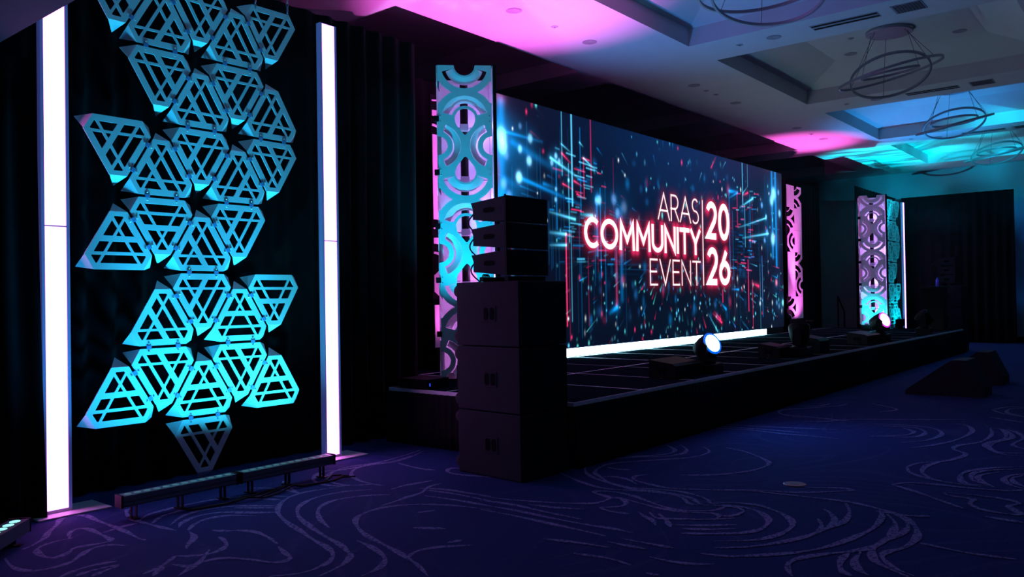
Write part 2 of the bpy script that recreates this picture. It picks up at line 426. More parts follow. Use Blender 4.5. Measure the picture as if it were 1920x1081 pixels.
# woven bands of the carpet's swirl pattern: width in cm, then x, y of the centre line in cm on the floor
SWIRLS = [
    [3,190,536,197,540,207,550,215,563,226,578,233,590,242,592,247,584,246,564,246,543,245,521,243,501,244,494],
    [3,177,525,174,508,175,494,181,486,190,485,197,487,204,493,211,500,219,504,227,501,231,492],
    [3,219,537,217,537,222,549,228,555,233,551,233,537,232,520,231,512,226,510,217,512,210,513,203,506,195,503,192,511,193,522,196,530,202,535,210,537,217,536],
    [3,275,579,271,576,265,562,262,544,263,527,264,513,266,499],
    [3,263,542,275,552,290,555,307,556,329,552,349,538],
    [3,265,528,278,540,290,543,301,548],
    [3,270,514,286,528,303,532,320,526,333,512],
    [3,270,503,278,513,292,520,307,516,323,497],
    [3,271,493,281,503,293,508,306,504,317,488],
    [3,270,490,265,475,255,464,250,457],
    [3,275,464,273,455,268,444,260,438,252,437,244,442,239,449],
    [3,280,480,285,471,291,465,295,454],
    [3,230,436,234,426,242,426,250,425,257,418,262,403],
    [3,183,465,194,470,204,470,214,467],
    [3,189,460,198,462,212,460],
    [3,194,452,202,456,211,458],
    [3,212,433,226,439,239,449],
    [3,214,426,225,437],
    [3,235,532,249,536,259,536],
    [3,222,415,233,422,243,429,257,444],
    [3,550,563,521,552,495,547,476,554,446,559,432,566,418,557,407,544,403,528,406,514,418,502,426,496],
    [3,551,569,519,561,483,557,459,564,437,558,424,548,414,535,411,517,415,504],
    [3,524,555,497,550,475,555,458,553,442,540,431,521,427,501,428,484],
    [3,412,508,395,513,378,517,361,513,345,501,331,483,321,460,313,433,306,410,302,393,296,379,287,370,277,366,264,366,251,375],
    [3,414,482,399,493,380,497,363,493,347,482,333,462,323,436,315,411,310,391,304,376,300,368,289,360,277,356,267,354],
    [3,411,458,398,471,380,478,366,476,352,466,338,446,328,423],
    [3,423,369,419,386,413,405,400,424,385,433,370,434,356,429,346,419,337,404,330,387,325,368,321,353,316,338,312,327,306,315,302,308],
    [3,321,388,318,372,311,353,304,344,294,338,281,336],
    [3,317,339,327,343,340,339,356,325],
    [3,288,468,294,457,293,440,288,421],
    [3,285,416,280,402,277,393,272,390,266,393,262,405,257,418],
    [3,339,549,350,538,363,515],
    [3,333,539,345,529,353,512],
    [3,323,524,341,499],
    [3,320,519,338,494],
    [3,312,506,331,484],
    [3,392,564,383,546,374,518],
    [3,361,566,373,543,374,518],
    [3,495,540,491,520,490,502,493,492],
    [3,511,478,505,486,494,478,492,463,500,435],
    [3,423,470,436,471,453,468,465,465],
    [3,460,453,446,452,428,443,413,442,401,440,384,438],
    [3,387,404,399,399],
    [3,438,455,447,436,449,414,451,393],
    [3,438,444,441,420,441,385],
    [3,424,435,428,408,430,376],
    [3,360,380,371,362],
    [3,350,340,359,337],
    [3,448,401,451,379,459,356,468,336,478,322,488,319,498,321,502,331,504,338,510,339,515,328,513,312,506,295,498,276,497,262,507,248,516,244,528,244,529,238],
    [3,438,393,442,366,440,334,439,305],
    [3,429,384,431,354,430,321,431,293,433,276,432,262],
    [3,419,375,420,345,419,312,418,287,417,272],
    [3,449,357,453,337,461,318],
    [3,497,320,501,314,493,304,482,302,471,312],
    [3,470,311,467,300,469,286],
    [3,501,310,497,294,493,275,494,259,502,244,499,237,487,235],
    [3,538,242,526,255,533,261,540,273,544,290,540,307,533,326,539,347,553,366,562,376,581,384,599,385,616,376,636,361,661,343,684,338,702,342,718,356],
    [3,523,250,519,259,529,271,535,285,535,304,530,322,538,349,551,374,568,390,585,398],
    [3,518,260,516,267,529,280,533,297,526,320,520,341,527,365,538,386,545,400],
    [3,617,396,639,381,653,364,675,356,696,362,714,378],
    [3,632,394,650,376,668,366,688,370,706,389],
    [3,551,363,558,356,556,341,546,327],
    [3,581,337,570,342,558,336,552,320,549,300,558,280,570,257],
    [3,593,316,607,297,624,281],
    [3,586,380,584,368,589,358],
    [3,480,278,471,268,474,259,487,239,500,226],
    [3,462,252,471,237,486,219],
    [3,458,242,466,229,478,216],
    [3,449,238,458,224,470,212],
    [3,476,284,469,275,464,267,455,259],
    [3,481,272,470,260,457,250],
    [3,398,231,398,218,401,207,408,197],
    [3,408,265,408,252,409,240],
    [3,418,262,419,243,420,228],
    [3,378,268,382,249,380,232],
    [3,374,219,374,212],
    [3,390,299,396,277,399,257],
    [3,420,211,423,202,426,193],
    [3,725,336,717,315,700,293,682,277,662,273,638,277,611,293],
    [4,563,270,575,250,579,226,582,204,584,181,578,162,571,148,557,135,539,127,520,123,498,124,486,129,476,130,467,126,457,118,451,108],
    [3,564,271,581,244,588,223,604,203,620,189,622,199,611,218,613,231],
    [4,530,255,537,241,539,226,530,209,518,197,502,190,481,190,462,197,446,215],
    [4,521,251,528,241,526,224,513,210,498,204,482,204,468,211,459,221],
    [3,498,239,504,230,519,229,526,240,518,246],
    [4,434,209,447,195,467,183,489,175,512,171,533,168,557,172,579,181],
    [4,420,203,434,186,455,168,477,158,504,152,529,149,558,152,574,158],
    [3,497,172,515,176,529,183],
    [3,509,172,530,173,547,181,555,188],
    [4,414,157,424,163,435,166,447,163,462,154,474,145,490,138,507,136,531,138,549,142,566,151],
    [4,432,133,438,140,453,145,469,146],
    [4,438,126,444,133,457,139,475,141],
    [4,448,110,456,122,465,131,483,137,504,137,529,132,551,135,567,144],
    [3,512,119,510,108,508,93,511,71],
    [5,655,171,668,163,674,145,676,123,681,102,691,91],
    [5,655,171,649,162,638,147,623,130,610,115],
    [5,728,178,708,171,695,158,687,140,685,117],
    [5,728,178,750,174,772,158,812,150,834,164,857,164,889,151,938,150,983,158],
    [5,770,159,743,166,713,163,689,149],
    [5,692,113,690,128,713,136,738,135,763,122,782,102],
    [5,692,111,706,126,732,130,753,121,772,101],
    [5,687,108,705,120,725,125,749,115],
    [5,695,91,705,102,723,108,742,105,751,98],
    [5,703,92,715,100,731,103,745,98],
    [5,651,135,643,130,641,115,627,114,615,106,611,92,615,83,633,92,646,88,654,98,654,119,652,134],
    [5,596,100,594,78],
    [5,570,159,570,140,577,128],
    [5,818,197,849,182,893,171,949,169,986,180,995,194],
    [5,843,211,870,194,911,190,945,202,956,226,945,264],
    [5,866,233,883,208,917,206,943,223,938,252],
    [5,861,245,886,220,913,216,934,231],
    [5,846,110,840,127,862,143,889,144,924,136,974,145,987,157],
    [5,834,109,832,125,858,139,893,139,928,131,963,138,981,148],
    [5,869,113,888,125,934,122,972,135,981,148],
    [5,824,395,833,361,829,323,831,289,829,265],
    [5,856,389,864,349,876,312,888,274],
    [5,838,401,844,353,846,306],
    [5,922,333,935,313,965,293,1002,236,1034,188],
    [5,964,381,958,341,951,289],
    [5,1100,339,1073,342,1032,367,995,387,960,371,948,340],
    [5,1088,358,1060,362,1042,382],
    [5,1133,180,1105,164,1089,141],
    [5,1133,180,1171,169,1175,152],
    [5,1065,172,1043,136],
    [5,1093,142,1114,161,1151,164,1170,152],
    [5,1117,314,1079,274,1042,285],
]


def band_mesh():
    v, f = [], []
    rr = random.Random(3)
    for ri, row in enumerate(SWIRLS):
        zb = 0.0012 + ri * 2.5e-5
        w = min(row[0], 3.6) / 100.0 * 1.1
        P = [Vector((row[k] / 100.0, row[k + 1] / 100.0)) for k in range(1, len(row), 2)]
        Q = [P[0] * 2 - P[1]] + P + [P[-1] * 2 - P[-2]]
        pts = []
        for i in range(1, len(Q) - 2):
            for k in range(8):
                t = k / 8.0
                a, b, c, d = Q[i - 1], Q[i], Q[i + 1], Q[i + 2]
                pts.append(0.5 * ((2 * b) + (c - a) * t + (2 * a - 5 * b + 4 * c - d) * t * t + (3 * b - a - 3 * c + d) * t ** 3))
        pts.append(P[-1])
        n = len(pts); ph = rr.uniform(0, 6); o = len(v)
        for i, p in enumerate(pts):
            t = (pts[min(i + 1, n - 1)] - pts[max(i - 1, 0)])
            t = t.normalized() if t.length > 1e-6 else Vector((1, 0))
            nr = Vector((-t.y, t.x))
            e = min(i, n - 1 - i) / (n - 1)
            hw = w / 2 * (0.35 + 0.65 * min(1, e * 5)) * (1 + 0.35 * math.sin(i * 0.33 + ph) + rr.uniform(-.12, .12))
            q0, q1 = p + nr * hw, p - nr * hw
            v += [(q0.x, q0.y, zb), (q1.x, q1.y, zb)]
        for i in range(n - 1):
            k = o + 2 * i
            f.append((k, k + 1, k + 3, k + 2))
    b = raw('carpet_swirl_band', v, f, M_BAND, floor)
    b['kind'] = 'stuff'


band_mesh()

COFX = [(-2.99, 0.87), (1.86, 5.72), (6.72, 10.61), (11.52, 15.38), (16.36, 20.1), (21.1, 24.87)]
COFY = [(1.49, 5.37), (7.27, 11.15)]
xs = sorted({XL, XR, *[a for p in COFX for a in p]})
ys = sorted({YN, YF, *[a for p in COFY for a in p]})
vv, ff = [], []
for i in range(len(xs) - 1):
    for j in range(len(ys) - 1):
        cx, cy = (xs[i] + xs[i + 1]) / 2, (ys[j] + ys[j + 1]) / 2
        if any(a < cx < b for a, b in COFX) and any(a < cy < b for a, b in COFY): continue
        o = len(vv)
        vv += [(xs[i], ys[j], CZ), (xs[i + 1], ys[j], CZ), (xs[i + 1], ys[j + 1], CZ), (xs[i], ys[j + 1], CZ)]
        ff.append((o + 3, o + 2, o + 1, o))
ceiling = struct(raw('ceiling', vv, ff, M_WHITE))
for (x0, x1) in COFX:
    for (y0, y1) in COFY:
        s = 0.78
        rings = [(x0, x1, y0, y1, 5.0), (x0, x1, y0, y1, 5.25), (x0 + s, x1 - s, y0 + s, y1 - s, 5.5)]
        v, f = [], []
        for a, b, c, d, z in rings: v += [(a, c, z), (b, c, z), (b, d, z), (a, d, z)]
        for k in range(2):
            for q in range(4): f.append((4 * k + q, 4 * k + (q + 1) % 4, 4 * k + 4 + (q + 1) % 4, 4 * k + 4 + q))
        f.append((11, 10, 9, 8))
        raw('ceiling_coffer', v, f, M_WHITE, ceiling)
struct(MB().box(XR, XR + 0.15, YN, YF, 0, CZ + 0.6).build('wall_right', M_WALL))
struct(MB().box(XL, XR, YF, YF + 0.15, 0, CZ + 0.6).build('wall_back', M_WALL))
struct(MB().box(XR - 0.03, XR, YN, YF - 0.01, 0.0, 0.16).build('baseboard_right', M_BLACK))
# lower soffit over the near end of the wall
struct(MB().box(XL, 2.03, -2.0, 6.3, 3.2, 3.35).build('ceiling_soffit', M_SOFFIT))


# ------------------------------------------------------------------ drapes
def drape(name, label, p0, p1, z0, z1, mat_=M_DRAPE, amp=0.045, pitch=0.23, seed=0, flare=0.0, rows=6):
    r = random.Random(seed)
    a, b = Vector((*p0, 0)), Vector((*p1, 0))
    L = (b - a).length; t = (b - a) / L; nrm = Vector((t.y, -t.x, 0))
    n = max(8, int(L / 0.02))
    ph = [r.uniform(0, 6.28) for _ in range(4)]
    th = 0.012
    v, f = [], []
    for side in (0, 1):
        for k in range(rows + 1):
            g = k / rows; z = z0 + (z1 - z0) * g
            for i in range(n + 1):
                s = L * i / n
                w = s * 2 * PI / pitch + 1.3 * math.sin(s * 1.7 + ph[0]) + 0.8 * math.sin(s * 4.1 + ph[1])
                am = amp * (0.65 + 0.35 * math.sin(s * 2.3 + ph[2])) * (1.15 - 0.45 * g)
                off = am * math.sin(w + 0.35 * math.sin(3 * g + ph[3])) + flare * (1 - g) ** 2 + (th if side else 0) - 0.0
                q = a + t * s + nrm * off
                v.append((q.x, q.y, z))
    N1 = (n + 1) * (rows + 1)
    for k in range(rows):
        for i in range(n):
            p = k * (n + 1) + i
            f.append((p, p + n + 1, p + n + 2, p + 1))
            f.append((N1 + p, N1 + p + 1, N1 + p + n + 2, N1 + p + n + 1))
    for i in range(n):
        f.append((i, i + 1, N1 + i + 1, N1 + i)); q = rows * (n + 1) + i
        f.append((q, N1 + q, N1 + q + 1, q + 1))
    for k in range(rows):
        q = k * (n + 1); f.append((q, N1 + q, N1 + q + n + 1, q + n + 1))
        q += n; f.append((q, q + n + 1, N1 + q + n + 1, N1 + q))
    if label is None:
        return raw(name, v, f, mat_, None, True)
    return tag(raw(name, v, f, mat_, None, True), label, 'drape')


drape('black_drape', 'long black pleated drape hanging behind the near triangular tile screen and light columns', (-4.0, 6.52), (6.3, 6.52), 0.005, 4.27, seed=1)
drape('black_drape', 'black drape behind and to both sides of the LED video wall', (6.6, 7.72), (22.9, 7.72), 0.005, 4.36, seed=2)
drape('black_drape', 'black drape behind the far tile screen and slim far light column', (21.8, 6.46), (25.68, 6.46), 0.005, 4.2, seed=3)
drape('black_drape', 'wide black drape along the far end wall beside the blue-lit wall', (25.8, 6.3), (25.8, 3.46), 0.005, 4.2, seed=4)
drape('black_drape', 'black drape end bunched against the foot of the nearest light column', (0.2, 6.05), (2.27, 6.12), 0.005, 3.15, amp=0.05, seed=5, flare=0.1)


# ------------------------------------------------------------------ hanging triangle tile screens
A_T = 0.657; H_T = A_T * math.sqrt(3) / 2
EDGE = A_T / (2 * math.sqrt(3)) - 0.0105
NRM = [(math.cos(t), math.sin(t)) for t in (-PI / 2, PI / 6, 5 * PI / 6)]
COR = [(math.cos(t), math.sin(t)) for t in (PI / 2, -PI / 6, 7 * PI / 6)]
FOLD = 0.247


def tile_sdf(u, v):
    side = [n[0] * u + n[1] * v for n in NRM]
    cor = [c[0] * u + c[1] * v for c in COR]
    smax = np.maximum(np.maximum(side[0], side[1]), side[2])
    cmax = np.maximum(np.maximum(cor[0], cor[1]), cor[2])
    outer = np.maximum(smax - EDGE, cmax - FOLD)
    bars = np.minimum(np.minimum(np.abs(side[0] - 0.062) - 0.0115, np.abs(side[1] - 0.062) - 0.0095), np.abs(side[2] - 0.062) - 0.0095)
    bars = np.minimum(bars, np.abs(side[0] + 0.046) - 0.021)
    opening = np.maximum(np.maximum(smax - 0.133, cmax - 0.213), -bars)
    return np.maximum(outer, -opening)


tv, tf = march(tile_sdf, -0.325, 0.325, -0.195, 0.265, 130, 92)
TILE_ME = sheet_mesh('tile_face', tv, tf, 0.009, M_TILE)


def flap_mesh():
    # apex flap of an up triangle, folded back about the fold line
    hw = (2 * EDGE - FOLD) / math.sqrt(3)
    hgt = 2 * EDGE - FOLD
    ang = math.radians(52)
    tip = (0, hgt * math.sin(ang), FOLD + hgt * math.cos(ang))
    a, b = (-hw, 0, FOLD), (hw, 0, FOLD)
    d = (0, 0.008 * math.cos(ang), -0.008 * math.sin(ang))
    v = [a, b, tip] + [tuple(p[i] + d[i] for i in range(3)) for p in (a, b, tip)]
    me = bpy.data.meshes.new('corner_flap')
    me.from_pydata(v, [], [(0, 1, 2), (5, 4, 3), (0, 3, 4, 1), (1, 4, 5, 2), (2, 5, 3, 0)])
    me.update(); me.materials.append(M_TILE)
    return me


FLAP_ME = flap_mesh()
cb = MB().box(-0.019, 0.019, -0.006, 0.0, -0.016, 0.016, 0.003)
CLIP_ME = cb.build('tile_clip', M_CLIP).data
bpy.data.objects.remove(bpy.data.objects['tile_clip'])
sb = MB()
sb.lathe([(0.0075, 0), (0.0075, 0.004), (0.004, 0.007)], 8, (0, -0.001, 0), Matrix.Rotation(PI / 2, 3, 'X'))
SCREW_ME = sb.build('clip_screw', M_STEEL).data
bpy.data.objects.remove(bpy.data.objects['clip_screw'])

ROWS = [  # row top line index, list of (up/down, column half-index, thick bar direction)
    [('d', 0, 'b'), ('u', 1, 's'), ('d', 2, 'b'), ('u', 3, 'b'), ('d', 4, 's')],
    [('d', 1, 'b'), ('u', 2, 'b'), ('d', 3, 's'), ('u', 4, 's')],
    [('d', 0, 's'), ('u', 1, 'b'), ('d', 2, 's'), ('u', 3, 's'), ('d', 4, 'b')],
    [('u', 0, 'h'), ('d', 1, 'h'), ('u', 2, 'b'), ('d', 3, 's')],
    [('u', 1, 'b'), ('d', 2, 's'), ('u', 3, 'h'), ('d', 4, 'h')],
    [('u', 0, 'h'), ('d', 1, 'b'), ('u', 2, 'h'), ('d', 3, 'b'), ('u', 4, 'h')],
    [('d', 2, 'b')],
]
THETA = {('u', 'h'): 0, ('u', 'b'): 120, ('u', 's'): 240, ('d', 'h'): 180, ('d', 's'): 60, ('d', 'b'): 300}


def tile_screen(x0, y, ztop, label, detail=True):
    root = thing('hanging_tile_screen', label, 'decor screen', (x0, y, 0))
    occ = {}
    for r, row in enumerate(ROWS):
        for (ud, c, d) in row:
            zt = ztop - r * H_T
            cx = c * A_T / 2
            cz = zt - H_T + H_T / 3 if ud == 'u' else zt - H_T / 3
            th = THETA[(ud, d)]
            t = bpy.data.objects.new('triangle_tile', TILE_ME)
            COL.objects.link(t); t.parent = root
            t.location = (cx, 0, cz)
            t.rotation_euler = (random.uniform(-.012, .012), -math.radians(th), random.uniform(-.012, .012))
            for k in range(3):
                fl = bpy.data.objects.new('corner_flap', FLAP_ME)
                COL.objects.link(fl); fl.parent = t
                fl.rotation_euler = (0, -math.radians(120 * k), 0)
            occ[(r, c, ud)] = (cx, cz)
    if detail:
        for (r, c, ud), (cx, cz) in occ.items():
            nb = []
            if ud == 'u':
                if (r, c - 1, 'd') in occ: nb.append(150)
                if (r, c + 1, 'd') in occ: nb.append(30)
                if (r + 1, c, 'd') in occ: nb.append(-90)
            for ang in nb:
                a = math.radians(ang)
                n = (math.cos(a), math.sin(a)); t = (-n[1], n[0])
                for s in (-1, 1):
                    p = (cx + n[0] * A_T / (2 * math.sqrt(3)) + t[0] * s * 0.115, -0.002, cz + n[1] * A_T / (2 * math.sqrt(3)) + t[1] * s * 0.115)
                    cl = bpy.data.objects.new('edge_clip', CLIP_ME); COL.objects.link(cl); cl.parent = root
                    cl.location = p; cl.rotation_euler = (0, -(a + PI / 2), 0)
                    for q in (-1, 1):
                        sc = bpy.data.objects.new('clip_screw', SCREW_ME); COL.objects.link(sc); sc.parent = cl
                        sc.location = (0, 0, q * 0.030)
    return root


ts = tile_screen(2.787, 6.0, 3.967, 'tall screen of linked white triangular lattice tiles glowing cyan between two light columns')
chm = MB()
for cx in (3.95, 4.27):
    for k in range(24):
        z = 3.95 + 0.045 * k
        rot = Matrix.Rotation(PI / 2 * (k % 2), 3, 'Z')
        pts = [rot @ Vector((0.009 * math.cos(q), 0, 0.026 * math.sin(q))) + Vector((cx - 2.787, 0, z)) for q in np.linspace(0, 2 * PI, 9)[:-1]]
        chm.tube(pts, 0.003, 5, closed=True)
ch = chm.build('hanging_chain', M_ALU, ts)
tile_screen(22.95, 6.05, 3.967, 'distant edge-on screen of cyan triangular tiles beside the far tower', detail=False)


# ------------------------------------------------------------------ vertical light columns
def light_column(x, y, w, h, label, two=True):
    root = thing('light_column', label, 'light column', (x, y, 0))
    hw = w / 2
    MB().box(-hw - 0.08, hw + 0.22, -0.16, 0.16, 0, 0.012, 0.003).build('base_plate', M_PLATE, root)
    segs = [(0.03, h / 2 - 0.0005), (h / 2 + 0.0005, h)] if two else [(0.03, h)]
    for z0, z1 in segs:
        fr = MB()
        fr.box(-hw, -hw + 0.022, -0.036, 0.02, z0, z1).box(hw - 0.022, hw, -0.036, 0.02, z0, z1)
        fr.box(-hw + 0.022, hw - 0.022, 0.016, 0.02, z0, z1)
        fr.box(-hw + 0.022, hw - 0.022, -0.036, 0.016, z0, z0 + 0.004).box(-hw + 0.022, hw - 0.022, -0.036, 0.016, z1 - 0.004, z1)
        fp = fr.build('tube_frame', M_EDGE_GLOW, root)
        MB().box(-hw + 0.024, hw - 0.024, -0.03, 0.015, z0 + 0.0045, z1 - 0.0045).build('tube_diffuser', M_LAMP, fp)
    MB().box(-hw, hw, -0.036, 0.02, 0.012, 0.03).build('foot_cap', M_ALUW, root)
    return root


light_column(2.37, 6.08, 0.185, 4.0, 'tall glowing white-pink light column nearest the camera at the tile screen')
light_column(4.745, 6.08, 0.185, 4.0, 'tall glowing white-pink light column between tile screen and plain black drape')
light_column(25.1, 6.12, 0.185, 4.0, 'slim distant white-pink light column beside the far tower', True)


# ------------------------------------------------------------------ floor LED batten fixtures
def led_batten(name, p0, p1, z0, label, cellmat, ncell, group=None, hgt=0.08, dep=0.09, tilt=0.0):
    a, b = Vector((*p0, 0)), Vector((*p1, 0)); L = (b - a).length
    ang = math.atan2(b.y - a.y, b.x - a.x)
    root = thing(name, label, 'light batten', (a.x, a.y, 0), ang, group)
    body = MB()
    prof = [(-dep / 2, z0 + 0.012), (-dep / 2, z0 + hgt * .38), (-dep / 2 + .008, z0 + hgt * .42), (-dep / 2 + .008, z0 + hgt * .5), (-dep / 2, z0 + hgt * .54), (-dep / 2, z0 + hgt - .004),
            (dep / 2, z0 + hgt), (dep / 2, z0), (-dep / 2 + 0.012, z0)]
    body.prism(prof, 'x', 0.015, L - 0.015)
    bo = body.build('housing', M_BATTEN, root)
    e = MB().prism([(-dep / 2 - .003, z0 - .002), (-dep / 2 - .003, z0 + hgt + .003), (dep / 2 + .003, z0 + hgt + .003), (dep / 2 + .003, z0 - .002)], 'x', 0, 0.015)
    e.build('end_cap', M_BLACK, root)
    MB().prism([(-dep / 2 - .003, z0 - .002), (-dep / 2 - .003, z0 + hgt + .003), (dep / 2 + .003, z0 + hgt + .003), (dep / 2 + .003, z0 - .002)], 'x', L - 0.015, L).build('end_cap', M_BLACK, root)
    for k in range(ncell):
        c = (k + 0.5) * (L - 0.06) / ncell + 0.03
        w = (L - 0.06) / ncell * 0.36
        MB().lathe([(w, 0), (w, 0.003), (w * 0.7, 0.005)], 10, (c, 0.0, z0 + hgt - 0.003)).build('led_cell', cellmat, root)
    for fx in (0.12 * L, 0.5 * L, 0.88 * L):
        ft = MB().box(fx - 0.022, fx + 0.022, -0.05, 0.05, 0, 0.008).box(fx - 0.02, fx - 0.014, -0.012, 0.012, 0.008, z0 + 0.01).box(fx + 0.014, fx + 0.02, -0.012, 0.012, 0.008, z0 + 0.01)
        ft.build('foot_bracket', M_BLACK, root)
    return root


b1 = led_batten('led_batten', (2.53, 5.5), (3.4, 5.5), 0.095, 'silver LED batten on the carpet below the left half of the tile screen', M_LEDDIM, 12)
b2 = led_batten('led_batten', (3.42, 5.5), (4.3, 5.5), 0.095, 'dark LED batten on the carpet whose end crosses the second light column', M_LEDDIM, 12)
b3 = led_batten('led_batten', (1.96, 5.56), (1.35, 4.9), 0.06, 'LED batten with bright cyan cells at the bottom corner by the bunched drape', M_LED, 10, dep=0.12)
for k, x in enumerate((2.75, 3.15, 3.6, 4.1)):
    spot('batten_beam_%d' % k, (x, 5.5, 0.215), (x + 0.02, 6.03, 3.1), ((0.01, 0.40, 1.0), (0.01, 0.52, 1.0), (0.02, 0.64, 1.0), (0.03, 0.72, 1.0))[k], (80, 86, 92, 100)[k], 118, 1.0, 0.03)
for k, x in enumerate((2.95, 3.9)):
    spot('batten_high_beam_%d' % k, (x, 5.48, 0.215), (3.1 + 0.65 * k, 6.03, 3.3), (0.01, 0.52, 1.0), 260, 34, 1.0, 0.03)
spot('far_batten_beam', (23.9, 5.62, 0.3), (23.9, 6.05, 2.2), (0.0, 0.75, 1.0), 90, 110, 1.0, 0.03)
spot('far_batten_beam_b', (24.6, 5.62, 0.3), (24.6, 6.05, 2.2), (0.0, 0.75, 1.0), 60, 110, 1.0, 0.03)
# loose cables under the battens
cbm = MB()
for s in range(3):
    r = random.Random(40 + s)
    pts = [Vector((2.9 + 0.11 * i + r.uniform(-.03, .03), 5.29 + 0.05 * math.sin(i * 0.9 + s) + 0.03 * s, 0.012 + (0.02 if i % 4 == 0 else 0))) for i in range(14)]
    cbm.tube(pts, 0.007, 6)
tag(cbm.build('power_cable', M_RUB, None, True), 'thin black cables lying under the floor LED battens', 'cable')


# ------------------------------------------------------------------ stage
stage = thing('stage', 'low black stage of dark deck panels with pleated skirt', 'stage', (0, 0, 0))
SX = [5.68, 6.82] + [6.82 + 1.06 * k for k in range(1, 15)]
SY = [4.0, 5.52, 7.04, 7.55]
fr = MB()
fr.box(6.82, SX[-1], 4.0, 7.55, STAGE_Z - 0.10, STAGE_Z - 0.0018).box(5.68, 6.82, 4.0, 6.32, STAGE_Z - 0.10, STAGE_Z - 0.0018)
fr.build('deck_frame', mat('deck_edge', (0.72, 0.74, 0.76), 0.4, 0.1, vary=0.1), stage)
for i in range(len(SX) - 1):
    for j in range(len(SY) - 1):
        y0, y1 = SY[j], SY[j + 1]
        if i == 0:
            if j == 1: y1 = 6.32
            if j == 2: continue
        g = 0.02
        dz = random.uniform(-0.0012, 0.0012)
        MB().box(SX[i] + g, SX[i + 1] - g, y0 + (g if j else 0.008), y1 - g, STAGE_Z - 0.02, STAGE_Z + dz, 0.002).build('deck_panel', M_DECK, stage)
for (p0, p1, sd) in (((SX[-1], 3.985), (5.66, 3.985), 11), ((5.66, 3.985), (5.66, 6.33), 12), ((SX[-1] + 0.015, 7.5), (SX[-1] + 0.015, 3.985), 13)):
    sk = drape('stage_skirt', None, p0, p1, 0.004, STAGE_Z - 0.035, M_SKIRT, amp=0.014, pitch=0.085, seed=sd, flare=-0.05 if sd != 12 else -0.005, rows=3)
    sk.parent = stage
legs = MB()
for x in SX[1::3]:
    for y in (4.15, 5.52, 7.0):
        legs.tube([(x, y, 0), (x, y, STAGE_Z - 0.1)], 0.024, 8)
legs.build('deck_leg', M_ALUW, stage)['kind'] = 'stuff'

# ------------------------------------------------------------------ LED video wall
VX0, VX1, VZ0, VZ1, VY = 8.433, 18.737, 0.685, 4.249, 7.176
VW, VH = VX1 - VX0, VZ1 - VZ0
wall = thing('led_video_wall', 'huge LED video wall showing blue streaks and a neon event title', 'video wall', (VX0, VY, 0))
MB().box(-0.02, VW + 0.02, 0.004, 0.14, VZ0 - 0.0, VZ1 + 0.01).build('cabinet_body', M_BLACK, wall)
MB().box(0.0, VW, 0.02, 0.3, STAGE_Z + 0.002, VZ0 - 0.002).build('support_plinth', M_BLACK, wall)

# --- stroke lettering, drawn as ribbons


def arc(cx, cy, rx, ry, a0, a1, n=18):
    return [(cx + rx * math.cos(math.radians(a0 + (a1 - a0) * i / n)), cy + ry * math.sin(math.radians(a0 + (a1 - a0) * i / n))) for i in range(n + 1)]


def glyph(ch):
    if ch == 'A': return 0.86, [[(0, 0), (0.43, 1), (0.86, 0)], [(0.15, 0.34), (0.71, 0.34)]]
    if ch == 'R': return 0.62, [[(0.02, 0), (0.02, 1), (0.3, 1)] + arc(0.3, 0.735, 0.27, 0.265, 90, -90)[1:] + [(0.02, 0.47)], [(0.3, 0.47), (0.62, 0)]]
    if ch == 'S': return 0.56, [arc(0.28, 0.75, 0.24, 0.25, 35, 270, 20) + arc(0.28, 0.25, 0.27, 0.25, 90, -145, 20)[1:]]
    if ch == 'C': return 0.72, [arc(0.42, 0.5, 0.42, 0.5, 48, 312, 30)]
    if ch == 'O': return 0.92, [arc(0.46, 0.5, 0.46, 0.5, 90, 450, 40)]
    if ch == 'M': return 0.86, [[(0, 0), (0.04, 1), (0.43, 0.3), (0.82, 1), (0.86, 0)]]
    if ch == 'U': return 0.7, [[(0.0, 1), (0.0, 0.34)] + arc(0.35, 0.34, 0.35, 0.34, 180, 360)[1:] + [(0.7, 1)]]
    if ch == 'N': return 0.72, [[(0, 0), (0, 1), (0.72, 0), (0.72, 1)]]
    if ch == 'I': return 0.0, [[(0, 0), (0, 1)]]
    if ch == 'T': return 0.64, [[(0, 1), (0.64, 1)], [(0.32, 1), (0.32, 0)]]
    if ch == 'Y': return 0.7, [[(0, 1), (0.35, 0.46), (0.7, 1)], [(0.35, 0.46), (0.35, 0)]]
    if ch == 'E': return 0.52, [[(0.52, 1), (0, 1), (0, 0), (0.52, 0)], [(0, 0.52), (0.46, 0.52)]]
    if ch == 'V': return 0.8, [[(0, 1), (0.4, 0), (0.8, 1)]]
    if ch == '2': return 0.6, [arc(0.29, 0.72, 0.28, 0.28, 160, -20, 18) + [(0.5, 0.5), (0.02, 0.0), (0.6, 0.0)]]
    if ch == '0': return 0.62, [arc(0.31, 0.5, 0.31, 0.5, 90, 450, 40)]
    if ch == '6': return 0.62, [[(0.43, 1.0), (0.12, 0.52)] + arc(0.31, 0.3, 0.31, 0.3, 148, 508, 36)]
    return 0.5, []


